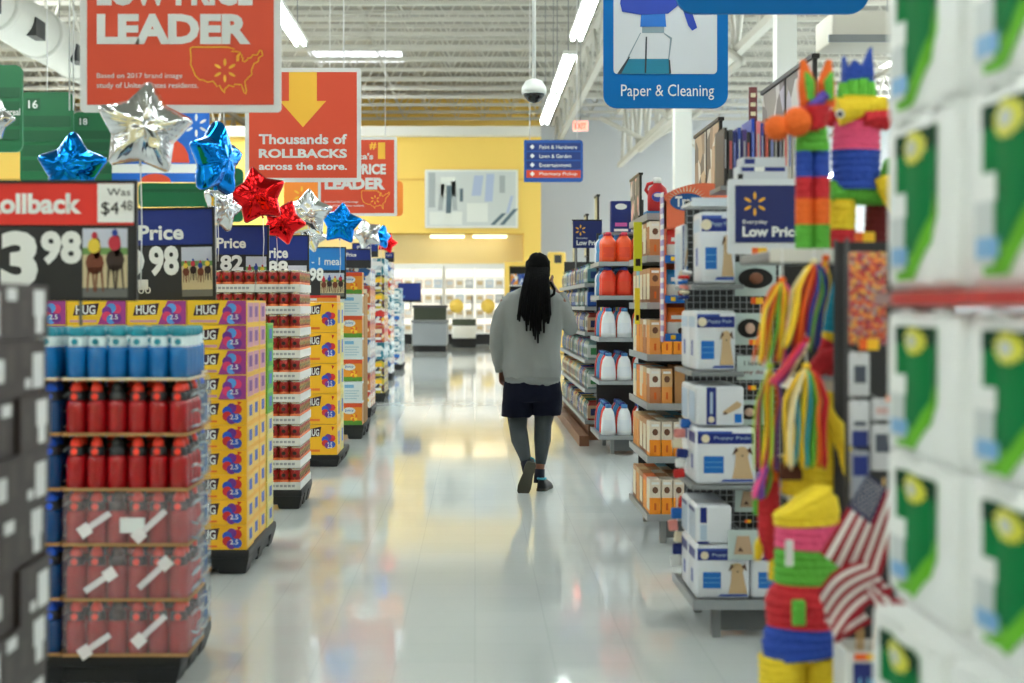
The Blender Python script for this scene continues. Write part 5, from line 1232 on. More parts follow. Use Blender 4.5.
# hanging toy cards
def toy_card(px0, px1, py0, py1, Y, style, lb):
    x0, x1, z0, z1 = PX(px0, Y), PX(px1, Y), PZ(py1, Y), PZ(py0, Y); w, h = x1 - x0, z1 - z0
    d = thing('toy_card', lb, 'pack', (x0, Y, z0), group='hanging pet toy cards')
    MB().box(0, w, 0, .006, 0, h, M('card_pale_teal', (190, 206, 204), .5)).build('card', d)
    if style < 2:
        b = MB(); b.prism([(w * (.5 + .42 * math.cos(t * PI / 10)), h * (.52 + .3 * math.sin(t * PI / 10))) for t in range(20)], -.002, 0, BLACK); b.build('oval_print', d)
        MB().ell((w * .5, -.014, h * .52), (w * .17, .016, h * .17), M('toy_brown', (130, 80, 56), .7) if style == 0 else M('toy_cream', (206, 170, 150), .7)).build('toy', d)
    elif style == 2:
        MB().text('I love', w * .2, w * .7, h * .6, h * .8, -.002, BLACK, .01).build('lettering', d); MB().text('my dog', w * .2, w * .85, h * .2, h * .42, -.002, M('dark_red_ink', (120, 30, 40), .5), .01).build('lettering', d)
    else:
        MB().prism([(w * .2, h * .2), (w * .8, h * .2), (w * .7, h * .8), (w * .3, h * .8)], -.01, 0, M('toy_tan', (190, 160, 130), .7)).build('toy', d); MB().prism([(w * .3, h * .3), (w * .5, h * .3), (w * .4, h * .45)], -.012, -.0, DOGD).build('toy', d)
    MB().tube([(w / 2, .006, h - .01), (w / 2, gy - Y - .01, h)], .003, STEEL, 5).build('peg_hook', d)
toy_card(735, 776, 262, 296, 5.95, 0, 'pale card with dark oval and brown toy, under the Low Price board')
toy_card(779, 806, 262, 296, 5.95, 1, 'pale card with dark oval, right of the brown toy card')
toy_card(735, 764, 313, 345, 5.95, 1, 'pale card with dark oval and cream toy, second row')
toy_card(737, 772, 356, 380, 5.9, 2, 'white card lettered I love my dog')
toy_card(734, 764, 400, 425, 5.95, 1, 'pale card with dark oval, below the lettered card')
toy_card(735, 762, 486, 512, 5.98, 3, 'pale card with tan toy, beside the stacked flat pads')
toy_card(728, 758, 530, 560, 5.84, 3, 'pale card with tan toy, in front of the lowest pads')
b = MB(); 
def ptag(px, py, Y, lb, s=11):
    b = MB(); w = s * Y / F; b.box(0, w, 0, .002, 0, w * .55, YEL); b.box(0, w * .4, -.001, 0, 0, w * .55, M('tag_orange', (240, 100, 30), .5)); o = b.build('price_tag', loc=(PX(px, Y), Y, PZ(py, Y))); tag(o, lb, 'price tag')
ptag(752, 256, 5.5, 'red and yellow price tag under the Low Price board', 15); ptag(751, 304, 5.9, 'orange and yellow price tag above the second toy card', 12); ptag(749, 345, 5.9, 'orange price tag below the second toy card', 10); ptag(748, 390, 5.9, 'orange price tag below the lettered card', 8)
ptag(745, 523, 5.9, 'orange price tag near the lower toy cards', 6)
# clip strips on the aisle side
for s, (px, Y, y0, y1) in enumerate(((680, 6.12, 418, 478), (677, 6.35, 495, 566), (684, 6.0, 270, 300))):
    d = thing('clip_strip', ['clip strip of small bags beside the lower pad shelf', 'lowest clip strip of red and blue bags beside the pads', 'short clip strip of small bags beside the topmost pads'][s], 'clip strip', (PX(px, Y), Y, PZ(y1, Y)))
    H = PZ(y0, Y) - PZ(y1, Y); MB().box(-.004, .004, 0, .002, 0, H, WHITE).build('strip', d)
    for q in range(6):
        m = [REDP, WHITE, NAVY, CREAM, M('bag_pink', (236, 150, 140), .4), BLUEP][(q + s) % 6]
        MB().rbox(-.028 + .006 * (q % 2), .02, -.03, -.002, H * q / 6 + .004, H * (q + 1) / 6 - .002, .006, m, T=Matrix.Rotation(.1 * (q % 3 - 1), 4, 'Y')).build('bag', d)
# Low Price board
Y = 5.55; x0, x1, z0, z1 = PX(728, Y), PX(822, Y), PZ(254, Y), PZ(179, Y); w = x1 - x0; h = z1 - z0
d = thing('price_board', 'navy Everyday Low Price board in a white frame above the pet toys', 'sign', (x0, Y, z0))
MB().rrect(0, w, 0, h, .01, 0, .02, M('white_board_frame', (214, 220, 226), .4)).build('frame', d); MB().box(.028, w - .02, -.004, 0, .045, h - .025, M('board_navy', (16, 34, 100), .45)).build('panel', d)
MB().spark(PX(754.5, Y) - x0, PZ(204, Y) - z0, .047, -.007, SPARKY).build('spark_emblem', d)
MB().text('Everyday', PX(742.5, Y) - x0, PX(767, Y) - x0, PZ(225, Y) - z0, PZ(220, Y) - z0, -.007, WHITE, .01).build('lettering', d); MB().text('Low Price', PX(742, Y) - x0, PX(801, Y) - x0, PZ(237, Y) - z0, PZ(226.5, Y) - z0, -.007, WHITE, .04).build('lettering', d)
MB().tube([(.05, .01, h), (.05, .01, h + .02)], .01, BLACK, 8).build('screw_knob', d)
for q in (.15, .5): MB().tube([(q, .03, h * .5), (q, .33, h * .4), (q, .9, h * .4)], .008, STEEL, 6).build('bracket_arm', d)
# thin boards and a box on top
Yt = 6.35; zt_ = PZ(186, Yt)
o = MB().box(0, .62, 0, .3, -.02, 0, STEEL).build('top_shelf', loc=(PX(720, Yt), Yt - .02, zt_)); tag(o, 'grey top shelf under the upright thin boards', 'shelf')
bc_ = [((30, 30, 32), 'black'), ((58, 60, 64), 'charcoal'), ((24, 40, 110), 'navy'), ((30, 60, 160), 'blue'), ((70, 50, 120), 'purple'), ((26, 30, 46), 'dark navy'), ((20, 70, 190), 'bright blue'), ((220, 120, 130), 'pink'), ((40, 60, 150), 'royal blue'), ((180, 90, 60), 'rust'), ((90, 92, 96), 'grey'), ((30, 30, 34), 'black'), ((50, 52, 70), 'slate'), ((214, 210, 200), 'ivory'), ((200, 196, 186), 'pale grey'), ((226, 222, 212), 'white'), ((220, 160, 60), 'ochre'), ((60, 50, 46), 'brown'), ((222, 216, 206), 'cream')]
for i, (c, nm) in enumerate(bc_):
    hh = (.26 if i < 6 else .30) - .01 * (i % 3); w = .014 + .005 * (i % 3 == 1)
    b = MB(); b.box(0, w, 0, .24, 0, hh, M('board_%d' % i, c, .4)); b.fr(w * .25, w * .75, hh * .3, hh * .8, -.001, M('board_ink_%d' % (i % 4), ((150, 150, 160), (200, 90, 90), (120, 130, 190), (170, 170, 170))[i % 4], .4))
    o = b.build('display_board', loc=(PX(724, Yt) + i * .0205, Yt, zt_ + .001)); tag(o, 'thin upright %s board, %s from the left on the top shelf' % (nm, ORD[i]), 'board', 'thin upright boards on the top shelf')
b = MB(); b.box(0, .19, 0, .12, 0, .052, M('box_grey_white', (200, 206, 214), .5)); b.fr(.01, .18, .03, .046, -.001, PN); b.fr(.06, .1, .03, .046, -.002, WHITE)
o = b.build('flat_box', loc=(PX(739, 5.56), 5.56, z0 + h + .001)); tag(o, 'flat white and navy box on top of the Low Price board', 'box')
b = MB(); b.box(0, .17, 0, .12, 0, .032, M('box_grey_white')); b.fr(.01, .05, .006, .026, -.001, PN); o = b.build('flat_box', loc=(PX(742, 5.56), 5.56, z0 + h + .054)); tag(o, 'upper flat box with navy corner above the Low Price board', 'box')

# --- picture header panels standing over the gondolas (planes along the aisle)
def header(X, ya, yb, za, zb, lb, seed, ncol=2, tint=((150, 140, 134), (206, 202, 200), (120, 110, 108), (184, 180, 196))):
    d = thing('header_panel', lb, 'sign', (X, ya, za), group='picture header panels over the right shelving'); L = yb - ya; H = zb - za
    for k in range(ncol):
        a = L * k / ncol + .01; c = L * (k + 1) / ncol - .01
        MB().box(0, .02, a, c, 0, H, FRM).build('frame', d)
        b = MB(); b.box(-.004, 0, a + .02, c - .02, .02, H - .02, PM('picture_%d' % (seed + k), tint if k % 2 == 0 else tint[::-1], 7, rnd=.9)); b.build('picture', d)
    MB().box(-.01, .03, 0, L, H - .012, H + .01, FRM).build('top_rail', d)
    for q in (.05, L - .05): MB().tube([(.03, q, H * .5), (.03, q, -.2)], .012, FRM, 6).build('post', d)
WARM = ((150, 120, 96), (214, 208, 200), (96, 78, 70), (190, 160, 130))
header(1.60, 9.3, 10.35, 2.0, 2.6, 'brown and cream picture header panel left of the thin boards', 3, 2, WARM)
header(1.655, 6.95, 8.2, 2.24, 2.6, 'grey and lilac picture header panel above the thin boards', 11, 2)
header(1.53, 13.2, 14.0, 2.12, 2.6, 'pink and grey picture header panel over the bottle rack', 21, 2, ((226, 170, 160), (120, 110, 110), (206, 196, 190), (90, 86, 84)))
for i, (y, z) in enumerate(((15.8, 2.6), (17.6, 2.5), (20.0, 2.55))):
    header(1.36 + .02 * i, y, y + .35, 1.98, z, 'small tan header panel over the far gondola, %s from the bottles' % ORD[i], 31 + i, 1, ((206, 196, 160), (180, 170, 130)))
b = MB(); b.box(0, .04, 0, .01, 0, .17, M('maroon_card', (120, 56, 60), .5)); [b.fr(.008, .032, .03 + q * .045, .05 + q * .045, -.001, CREAM) for q in range(3)]; b.box(0, .07, -.002, 0, -.13, 0, M('ivory_card', (226, 222, 206), .5)); b.box(0, .07, -.004, 0, -.15, -.13, SPARKY)
o = b.build('shelf_talker', loc=(PX(749, 6.9), 6.9, PZ(122, 6.9))); tag(o, 'narrow maroon card above an ivory one over the thin boards', 'shelf card')
# navy Low Price sign by the bottles
Y = 14.3; x0, x1, z0, z1 = PX(573, Y), PX(602, Y), PZ(248, Y), PZ(221, Y); w = x1 - x0; h = z1 - z0
d = thing('price_board', 'small navy Everyday Low Price sign beside the orange bottles', 'sign', (x0, Y, z0)); MB().box(0, w, 0, .02, 0, h, M('board_navy')).build('panel', d); MB().box(-.01, w, .002, .024, h, h + .015, FRM).build('top_rail', d)
MB().spark(w * .26, h * .66, .055, -.004, SPARKY).build('spark_emblem', d); MB().text('Everyday', w * .12, w * .5, h * .32, h * .4, -.004, WHITE, .0).build('lettering', d); MB().text('Low Price', w * .12, w * .95, h * .1, h * .28, -.004, WHITE, .04).build('lettering', d)
for q in (.1, .9): MB().tube([(w * q, .03, h * .5), (w * q, .03, -.35)], .008, STEEL, 6).build('post', d)
Y = 13.35; x0, x1, z1 = PX(611, Y), PX(631, Y), PZ(201, Y); zb = z4[4] + .285; w = x1 - x0
d = thing('product_box', 'upright navy box with white logo above the orange bottles', 'box', (x0, Y, PZ(232, Y))); h = z1 - PZ(232, Y)
b = MB(); b.box(0, w, 0, .12, 0, h, NAVY); b.prism([(w * (.5 + .3 * math.cos(t * PI / 6)), h * (.82 + .1 * math.sin(t * PI / 6))) for t in range(12)], -.003, 0, WHITE); b.fr(w * .2, w * .8, h * .18, h * .3, -.002, M('pink_violet_ink', (200, 90, 170), .5)); b.fr(w * .15, w * .85, h * .02, h * .1, -.002, WHITE); b.build('carton_body', d)
o = MB().box(0, .4, 0, .25, -.02, 0, STEEL).build('top_shelf', loc=(PX(604, Y), Y - .02, PZ(232, Y) - .001)); tag(o, 'thin grey shelf between the orange bottles and the navy box', 'shelf')
# ================================================================== PINATA RACK (Y about 4)
def PF(nm, c): return M('tissue_' + nm, c, .75, bump=.9, bscale=70, var=.12)
TG, TY, TO, TR, TBL, TPK, TPU, TTQ, TDR = PF('green', (96, 186, 60)), PF('yellow', (250, 214, 40)), PF('orange', (250, 110, 30)), PF('red', (206, 34, 46)), PF('blue', (34, 74, 176)), PF('pink', (236, 84, 130)), PF('purple', (90, 70, 170)), PF('turquoise', (20, 160, 200)), PF('dark_red', (110, 20, 24))
def fringe(name, parent, pts, rad, bands, flat=1.0, seed=1, n=22, step=.007):
    """body wrapped in overlapping rows of cut tissue paper"""
    P_ = [Vector(p) for p in pts]; L = [0]
    for i in range(1, len(P_)): L.append(L[-1] + (P_[i] - P_[i - 1]).length)
    tot = L[-1]; N = max(8, int(tot / step)); rings = []; a = None; mats = []
    def at(s):
        for i in range(1, len(L)):
            if s <= L[i] + 1e-9:
                t = (s - L[i - 1]) / max(1e-9, L[i] - L[i - 1]); return P_[i - 1].lerp(P_[i], t), rad[i - 1] + (rad[i] - rad[i - 1]) * t
        return P_[-1], rad[-1]
    for k in range(N + 1):
        s = tot * k / N; p, r = at(s); q, _ = at(min(tot, s + .01)); q0, _ = at(max(0, s - .01)); t = (q - q0).normalized()
        if a is None: a = t.cross(Vector((0, 1, 0)) if abs(t.y) < .9 else Vector((0, 0, 1)))
        a = (a - t * a.dot(t)).normalized(); b_ = a.cross(t).normalized()
        saw = (k % 3) / 2.0
        rings.append([p + (a * math.cos(2 * PI * i / n) + b_ * math.sin(2 * PI * i / n) * flat) * r * (1 + .05 * saw + .05 * noise.noise(Vector((i * 1.7, k * .9, seed)))) for i in range(n)])
        fr_ = k / N; mats.append(next(m for e, m in bands if fr_ <= e + 1e-6))
    for r in rings: r.reverse()
    b = MB()
    for k in range(N): b.loft([rings[k], rings[k + 1]], mats[k], cap=False)
    c0, c1 = P_[0], P_[-1]
    b.add(rings[0] + [c0], [((i + 1) % n, i, n) for i in range(n)], mats[0], True); b.add(rings[-1] + [c1], [(i, (i + 1) % n, n) for i in range(n)], mats[-1], True)
    return b.build(name, parent)
YR = 4.1; XR0 = PX(772, YR); zq = [.2, PZ(492, YR), PZ(382, YR), PZ(250, YR)]
WLP = M('white_shelf_lip', (226, 226, 218), .4)
XU = PX(812, YR); d = unit(XU, XR0 + .72, YR, YR + .62, zq[:1] + zq[2:3], PZ(262, YR + .6), 'end shelving holding the pinatas and paper streamers', lip=WLP, legx=.1)
for zz, xx in ((zq[1], PX(790, YR)), (zq[3], XR0)):
    sh_ = MB().rbox(xx - XU, XR0 + .72 - XU, 0, .5, zz - .03, zz, .006, STEEL, smooth=False).build('shelf', d); MB().box(xx - XU - .006, XR0 + .72 - XU, -.008, 0, zz - .035, zz + .004, WLP).build('price_rail', sh_)
def base(px, Y, z): return (PX(px, Y), Y, z)
def rel(o): 
    x0, y0, z0 = o
    return lambda px, py, dy=0: Vector((PX(px, y0 + dy) - x0, dy, PZ(py, y0 + dy) - z0))
o = base(812, 4.22, zq[3] + .002); q = rel(o); s = 4.22 / F; zb0 = 0.0
d = thing('donkey_pinata', 'donkey pinata with orange pompom nose and orange ears, left on the top shelf', 'pinata', o)
for i, px in enumerate((804, 821)):
    p0 = q(px, 250); p0.z = 0
    fringe('leg', d, [p0, q(px, 142)], [8.6 * s, 8.2 * s], [(.23, TG), (.46, TO), (.66, TR), (.9, TBL), (1, TG)], seed=i, flat=1.1)
fringe('neck', d, [q(812, 152, .01), q(812, 128, .01)], [15 * s, 15 * s], [(1, TG)], seed=4)
fringe('head', d, [q(826, 122, .0), q(815, 120, -.0), q(800, 122, -.0)], [8 * s, 18 * s, 14 * s], [(.6, TR), (1, TR)], seed=5)
fringe('cheek', d, [q(818, 128, -.05), q(818, 106, -.05)], [6 * s, 12 * s], [(1, TDR if 0 else TR)], seed=8)
def pom(px, py, dy, r, m, nm='pompom'):
    b = MB(); c = q(px, py, dy); b.ell(c, (r, r, r), m, 24, 18)
    ob = b.build(nm, d)
    for v in ob.data.vertices: v.co += (v.co - c).normalized() * r * .1 * noise.noise(v.co * 130)
pom(797, 122, -.05, 14.5 * s, TO); pom(777, 128, -.04, 12.5 * s, TO)
for (px, tx, m1) in ((808, 803, TO), (827, 829, TO)):
    fringe('ear', d, [q(px, 108, .0), q(px - 1, 84, .0), q(tx, 60, .0)], [8 * s, 9 * s, 2.5 * s], [(1, m1)], flat=.5, seed=px)
    fringe('ear_lining', d, [q(px + 3, 100, -.03), q(px + 2, 82, -.03), q(tx + 3, 72, -.03)], [3.5 * s, 5 * s, 1.5 * s], [(1, TG)], flat=.4, seed=px)
fringe('forelock', d, [q(812, 108, -.03), q(826, 94, -.03)], [6 * s, 5 * s], [(1, TPU)], seed=3)
o = base(855, 4.36, zq[3] + .002); q = rel(o); s = 4.36 / F
d = thing('bird_pinata', 'rainbow striped pinata with blue zigzag crown and yellow face, right on the top shelf', 'pinata', o)
p0 = q(840, 250); p0.z = 0
fringe('leg', d, [p0, q(842, 200)], [14 * s, 13.5 * s], [(.4, TR), (1, TY)], seed=1)
p0 = q(876, 250, .06); p0.z = 0
fringe('leg', d, [p0, q(878, 200, .06)], [12 * s, 12 * s], [(1, TDR)], seed=2)
fringe('hips', d, [q(830, 193), q(860, 191), q(892, 192, .03)], [12 * s, 14 * s, 13 * s], [(1, TG)], seed=3)
fringe('torso', d, [q(856, 190), q(856, 150), q(857, 122), q(858, 98)], [23 * s, 23.5 * s, 22 * s, 24 * s], [(.4, TBL), (.7, TPK), (.84, TR), (1, TY)], seed=4, flat=.8)
fringe('face', d, [q(838, 112, -.04), q(860, 108, -.04), q(885, 104, -.03)], [14 * s, 10 * s, 8 * s], [(1, TY)], seed=6)
fringe('cheek', d, [q(862, 118, -.045), q(887, 120, -.03)], [9 * s, 10 * s], [(1, TR)], seed=7)
pom(833, 118, .02, 9 * s, TR, 'beak')
b = MB(); b.ell(q(840, 114, -.088), (4.6 * s, .004, 4.6 * s), WHITE, 14, 8); b.build('eye', d); b = MB(); b.ell(q(840, 114, -.093), (2.6 * s, .004, 2.6 * s), BLACK, 12, 8); b.build('pupil', d)
for k, (px, py, r) in enumerate(((843, 90, 6.5), (853, 87, 7), (863, 86, 7), (871, 89, 6))): fringe('mane_tuft', d, [q(px, py + 10, -.02), q(px, py - 7, -.02)], [r * s, r * .7 * s], [(1, TG)], seed=k)
b = MB(); cr = [q(843, 92), q(874, 92), q(871, 47), q(862, 68), (q(854, 60)), q(848, 70), q(844, 56)]
b.prism([(v.x, v.z) for v in cr], -.012, .03, TBL); b.build('crown', d)
fringe('tail', d, [q(884, 185, -.02), q(893, 165, -.03), q(899, 160, -.03)], [6 * s, 10 * s, 4 * s], [(.8, TG), (1, TO)], seed=11)
fringe('tail', d, [q(882, 178, -.04), q(887, 190, -.05), q(892, 214, -.05)], [8 * s, 9 * s, 2 * s], [(1, TY)], seed=12)
# big standing pinata at the bottom
YP3 = 3.8; o = (PX(803, YP3), YP3, .0); s = YP3 / F; q = rel(o)
d = thing('standing_pinata', 'tall standing pinata in yellow, pink, green, red and blue bands beside the flags', 'pinata', o)
fringe('body', d, [q(805, 654), q(803, 640), q(804, 626), q(804, 600), q(806, 586), q(806, 560), q(807, 530), q(806, 510), q(803, 500), q(800, 496)], [40 * s, 40 * s, 36 * s, 38 * s, 31 * s, 31 * s, 31 * s, 33 * s, 30 * s, 18 * s],
       [(.18, TBL), (.44, TR), (.66, TG), (.80, TPK), (1, TY)], seed=21, flat=.75)
for px, m in ((782, TY), (828, TY)):
    a = q(px, 655); c = Vector((a.x, 0, .09)); e = Vector((a.x, 0, .002))
    fringe('leg', d, [e, c, a], [20 * s, 20 * s, 23 * s], [(.22, TPK), (.5, TPK if px < 800 else TY), (1, m)], seed=px)
fringe('skirt', d, [q(768, 657), q(842, 657)], [11 * s, 11 * s], [(1, TY)], seed=29)
b = MB(); a, c = q(792, 625, -.095), q(805, 600, -.095); b.rbox(a.x, c.x, a.y - .012, a.y + .01, a.z, c.z, .004, TG); b.build('buckle', d)
b = MB(); a, c = q(785, 566, -.09), q(793, 540, -.09); b.box(a.x, c.x, a.y - .004, a.y, a.z, c.z, WHITE, T=Matrix.Rotation(.0, 4, 'Y')); b.build('hang_tag', d)
# hanging and resting tissue shapes
o = base(838, 4.05, PZ(352, 4.05)); q = rel(o); s = 4.05 / F
d = thing('bell_pinata', 'turquoise pinata with yellow and red fringe hanging below the top shelf', 'pinata', o)
fringe('body', d, [q(822, 372), q(832, 352), q(838, 342), q(842, 318), q(846, 282), q(846, 272)], [10 * s, 14 * s, 17 * s, 17 * s, 12 * s, 3 * s], [(.28, TR), (.4, TY), (1, TTQ)], seed=31, flat=.7)
fringe('arm', d, [q(845, 350, -.02), q(825, 362, -.02), q(806, 376, -.02)], [9 * s, 12 * s, 5 * s], [(1, TR)], seed=32)
MB().tube([q(846, 274), q(846, 258)], .003, RIB, 5).build('hang_string', d)
o = base(825, 3.98, zq[1] + .002); q = rel(o); s = 3.98 / F
d = thing('yellow_pinata', 'yellow hooded pinata resting on the lower shelf behind the streamers', 'pinata', o)
fringe('body', d, [Vector((q(815, 480).x, .02, 0)), q(816, 460, .02), q(822, 430, .02), q(828, 405, .02), q(832, 392, .02)], [32 * s, 32 * s, 27 * s, 17 * s, 4 * s], [(1, TY)], seed=41, flat=.7)
fringe('arm', d, [q(826, 408, -.03), q(838, 428, -.04), q(845, 455, -.04), q(847, 482, -.03)], [6 * s, 8 * s, 8 * s, 7 * s], [(1, TY)], seed=42)
b = MB(); a, c = q(780, 480, -.075), q(802, 462, -.075); b.rbox(a.x, c.x, a.y - .01, a.y + .02, a.z, c.z, .005, M('dark_brown_tissue', (84, 40, 26), .8)); b.build('belt', d)
o = base(766, 4.0, PZ(556, 4.0)); q = rel(o); s = 4.0 / F
d = thing('chili_pinata', 'small red pinata with yellow and lime edges hanging left of the standing pinata', 'pinata', o)
fringe('body', d, [q(770, 560), q(768, 540), q(768, 505), q(770, 480), q(772, 470)], [4 * s, 9 * s, 11 * s, 9 * s, 6 * s], [(.72, TR), (.88, TR), (1, TO)], seed=51)
fringe('edge_fringe', d, [q(756, 515), q(760, 492), q(764, 478)], [3 * s, 7 * s, 3 * s], [(1, TG)], seed=52, flat=.6); fringe('edge_fringe', d, [q(757, 560), q(760, 545), q(763, 535)], [3 * s, 6 * s, 3 * s], [(1, TY)], seed=53, flat=.6); fringe('edge_fringe', d, [q(772, 580), q(774, 558)], [4 * s, 5 * s], [(1, TY)], seed=54)
MB().tube([q(772, 472), q(772, 458), q(800, 450, .12)], .003, RIB, 5).build('hang_string', d)
SC_ = {'o': M('ribbon_orange', (246, 110, 30), .5), 'y': M('ribbon_yellow', (250, 206, 40), .5), 'g': M('ribbon_green', (110, 190, 60), .5), 'r': M('ribbon_red', (212, 36, 50), .5), 'b': M('ribbon_blue', (40, 60, 150), .5), 'p': M('ribbon_pink', (236, 80, 150), .5), 'c': M('ribbon_cyan', (60, 180, 210), .5), 'l': M('ribbon_lime', (180, 214, 60), .5), 'v': M('ribbon_violet', (130, 80, 180), .5), 'w': M('ribbon_pale', (236, 220, 170), .5)}
def streamers(tx, ty, bx, by, wpx, Y, cols, lb, seed, lean=0):
    o = base(tx, Y, PZ(by, Y)); q = rel(o); s = Y / F; random.seed(seed)
    d = thing('streamer_bundle', lb, 'streamers', o, group='hanging paper streamer bundles'); n = len(cols)
    for k, c in enumerate(cols):
        u = (k + .5) / n * 2 - 1; wv = random.uniform(-1, 1); dy = random.uniform(-.02, .02)
        X = lambda t: tx + (bx - tx) * t ** 1.1 + u * wpx / 2 * (min(1, t * 3) ** .6)
        pts = [q(X(t) + 1.4 * math.sin(t * 7 + wv * 3), ty + (by - ty) * t * (1 - .04 * abs(wv)), dy * min(1, t * 2) - .01) for t in [i / 12 for i in range(13)]]
        b = MB(); b.tube(pts, [.003] + [max(.012, wpx * s / n * 1.6)] * 11 + [.006], SC_[c], 8, True, .22 + .1 * (k % 2)); b.build('ribbon', d)
    b = MB(); b.ell(q(tx, ty, -.01), (.012, .012, .01), SC_[cols[0]], 10, 6); b.build('knot', d)
    MB().tube([q(tx, ty), q(tx, ty - 9, .02), q(tx, 249, .08) if ty < 300 else q(tx, ty - 20, .12)], .0025, RIB, 5).build('hang_string', d)
streamers(782, 280, 770, 366, 36, 3.98, 'oyoygoypb', 'orange and yellow streamer bundle, leftmost under the top shelf', 1)
streamers(814, 262, 798, 352, 36, 3.94, 'wyrorbgb', 'red, yellow and navy streamer bundle in the middle under the top shelf', 2)
streamers(826, 258, 818, 330, 14, 4.02, 'oyogy', 'narrow orange and green streamer bundle beside the turquoise pinata', 3)
streamers(806, 340, 776, 386, 16, 3.9, 'rprvw', 'red streamer bundle slanting down to the left', 4)
streamers(770, 366, 764, 472, 26, 3.96, 'lpgyrlov', 'lime, pink and violet streamer bundle hanging at the left edge', 5)
streamers(806, 366, 804, 470, 44, 3.86, 'ywcycgor', 'yellow, cyan and orange streamer bundle in front of the yellow pinata', 6)
streamers(768, 455, 760, 500, 14, 3.97, 'pvrg', 'short pink and violet streamer tassel, lowest at the left', 7)

# --- rack of hanging party goods right of the pinatas
YG = 3.82; xg0 = PX(847, YG)
d = thing('hanging_rack', 'narrow grey wire rack of party packs left of the paper towels', 'rack', (xg0, YG, 0))
for i, (x, y) in enumerate(((0, 0), (.17, 0), (.17, .12), (0, .12))): MB().tube([(x, y, 0), (x, y, PZ(238, YG))], .006, DKSTEEL, 6).build('rack_post', d)
MB().box(-.02, .2, -.02, .16, 0, .02, DKSTEEL).build('base_plate', d)
MB().box(.0, .17, .11, .115, .5, PZ(240, YG), PEG).build('back_panel', d)
def hpack(px0, px1, py0, py1, m, lb, inner=None, txt=None, Y=YG - .03):
    x0, x1, z0, z1 = PX(px0, Y), PX(px1, Y), PZ(py1, Y), PZ(py0, Y); w, h = x1 - x0, z1 - z0
    d = thing('party_pack', lb, 'pack', (x0, Y, z0), group='party packs on the narrow wire rack'); MB().rbox(0, w, -.02, .0, 0, h, .006, m).build('pouch', d)
    if inner:
        b = MB()
        for (a, c, e, f, mm) in inner: b.fr(a * w, c * w, e * h, f * h, -.0215, mm)
        b.build('print', d)
    MB().tube([(w / 2, -.022, h - .008), (w / 2, .09, h + .004)], .0025, STEEL, 5).build('peg_hook', d)
CF = PM('floral_print', ((196, 60, 50), (230, 130, 60), (190, 70, 80), (130, 50, 64), (226, 170, 80), (170, 150, 150)), 120)
GWP = M('grey_white_pack', (206, 208, 212), .4); DKP = M('slate_print', (70, 76, 92), .5)
hpack(848, 885, 252, 345, CF, 'tall red and gold floral patterned pack at the top of the wire rack')
hpack(848, 868, 352, 396, GWP, 'grey and white pack under the floral pack, left', [(.2, .8, .3, .7, DKP)])
hpack(848, 868, 400, 446, GWP, 'grey and navy pack, left and lower on the wire rack', [(.1, .9, .0, .35, NAVY), (.2, .8, .45, .55, DKP)])
hpack(870, 890, 398, 420, GWP, 'small pale pack on the right of the wire rack', [(.2, .8, .3, .6, M('pale_rose', (206, 170, 170), .5))])
hpack(870, 891, 424, 470, GWP, 'grey pack with dark square low on the wire rack', [(.15, .8, .4, .8, DKP)])
hpack(849, 868, 450, 500, M('slate_pack', (150, 156, 170), .4), 'slate blue pack at the bottom of the wire rack', [(.1, .9, .5, .9, NAVY)])
ptag(859, 350, YG - .06, 'orange and yellow tag under the floral pack', 20); ptag(886, 402, YG - .06, 'orange and yellow tag right on the wire rack', 12)
ptag(855, 243, 4.05, 'red and yellow tag on the top shelf edge under the striped pinata', 20)

# --- box of small flags (Y 3.2)
YFg = 3.55; x0, x1 = PX(846, YFg), PX(889, YFg); zt_ = PZ(651, YFg); w = x1 - x0
d = thing('flag_box', 'white and navy floor box holding the small flags', 'box', (x0, YFg, 0))
b = MB(); tk = .006
for a in ((0, w, 0, tk), (0, w, .13 - tk, .13), (0, tk, tk, .13 - tk), (w - tk, w, tk, .13 - tk)): b.box(a[0], a[1], a[2], a[3], 0, zt_, WHITE)
b.box(tk, w - tk, tk, .13 - tk, .0, zt_ - .25, WHITE); b.build('carton', d)
MB().box(.018, w - .014, -.003, 0, .02, zt_ - .03, M('deep_navy_label', (30, 40, 120), .45)).build('front_label', d)
MB().box(.02, .05, -.006, -.003, zt_ - .022, zt_ - .006, M('tag_orange')).build('price_tag', d); MB().box(.05, .075, -.006, -.003, zt_ - .022, zt_ - .006, YEL).build('price_tag', d)
MB().text('US', .03, w - .03, zt_ - .11, zt_ - .065, -.006, LTBLUE, .03).build('lettering', d)
FRED = M('flag_red_cloth', (160, 22, 38), .8, bump=.2, bscale=200); FWH = M('flag_white_cloth', (232, 226, 222), .8, bump=.2, bscale=200); FNV = M('flag_navy_cloth', (38, 48, 84), .8, bump=.2, bscale=200); STK = M('wood_stick', (196, 160, 100), .6)
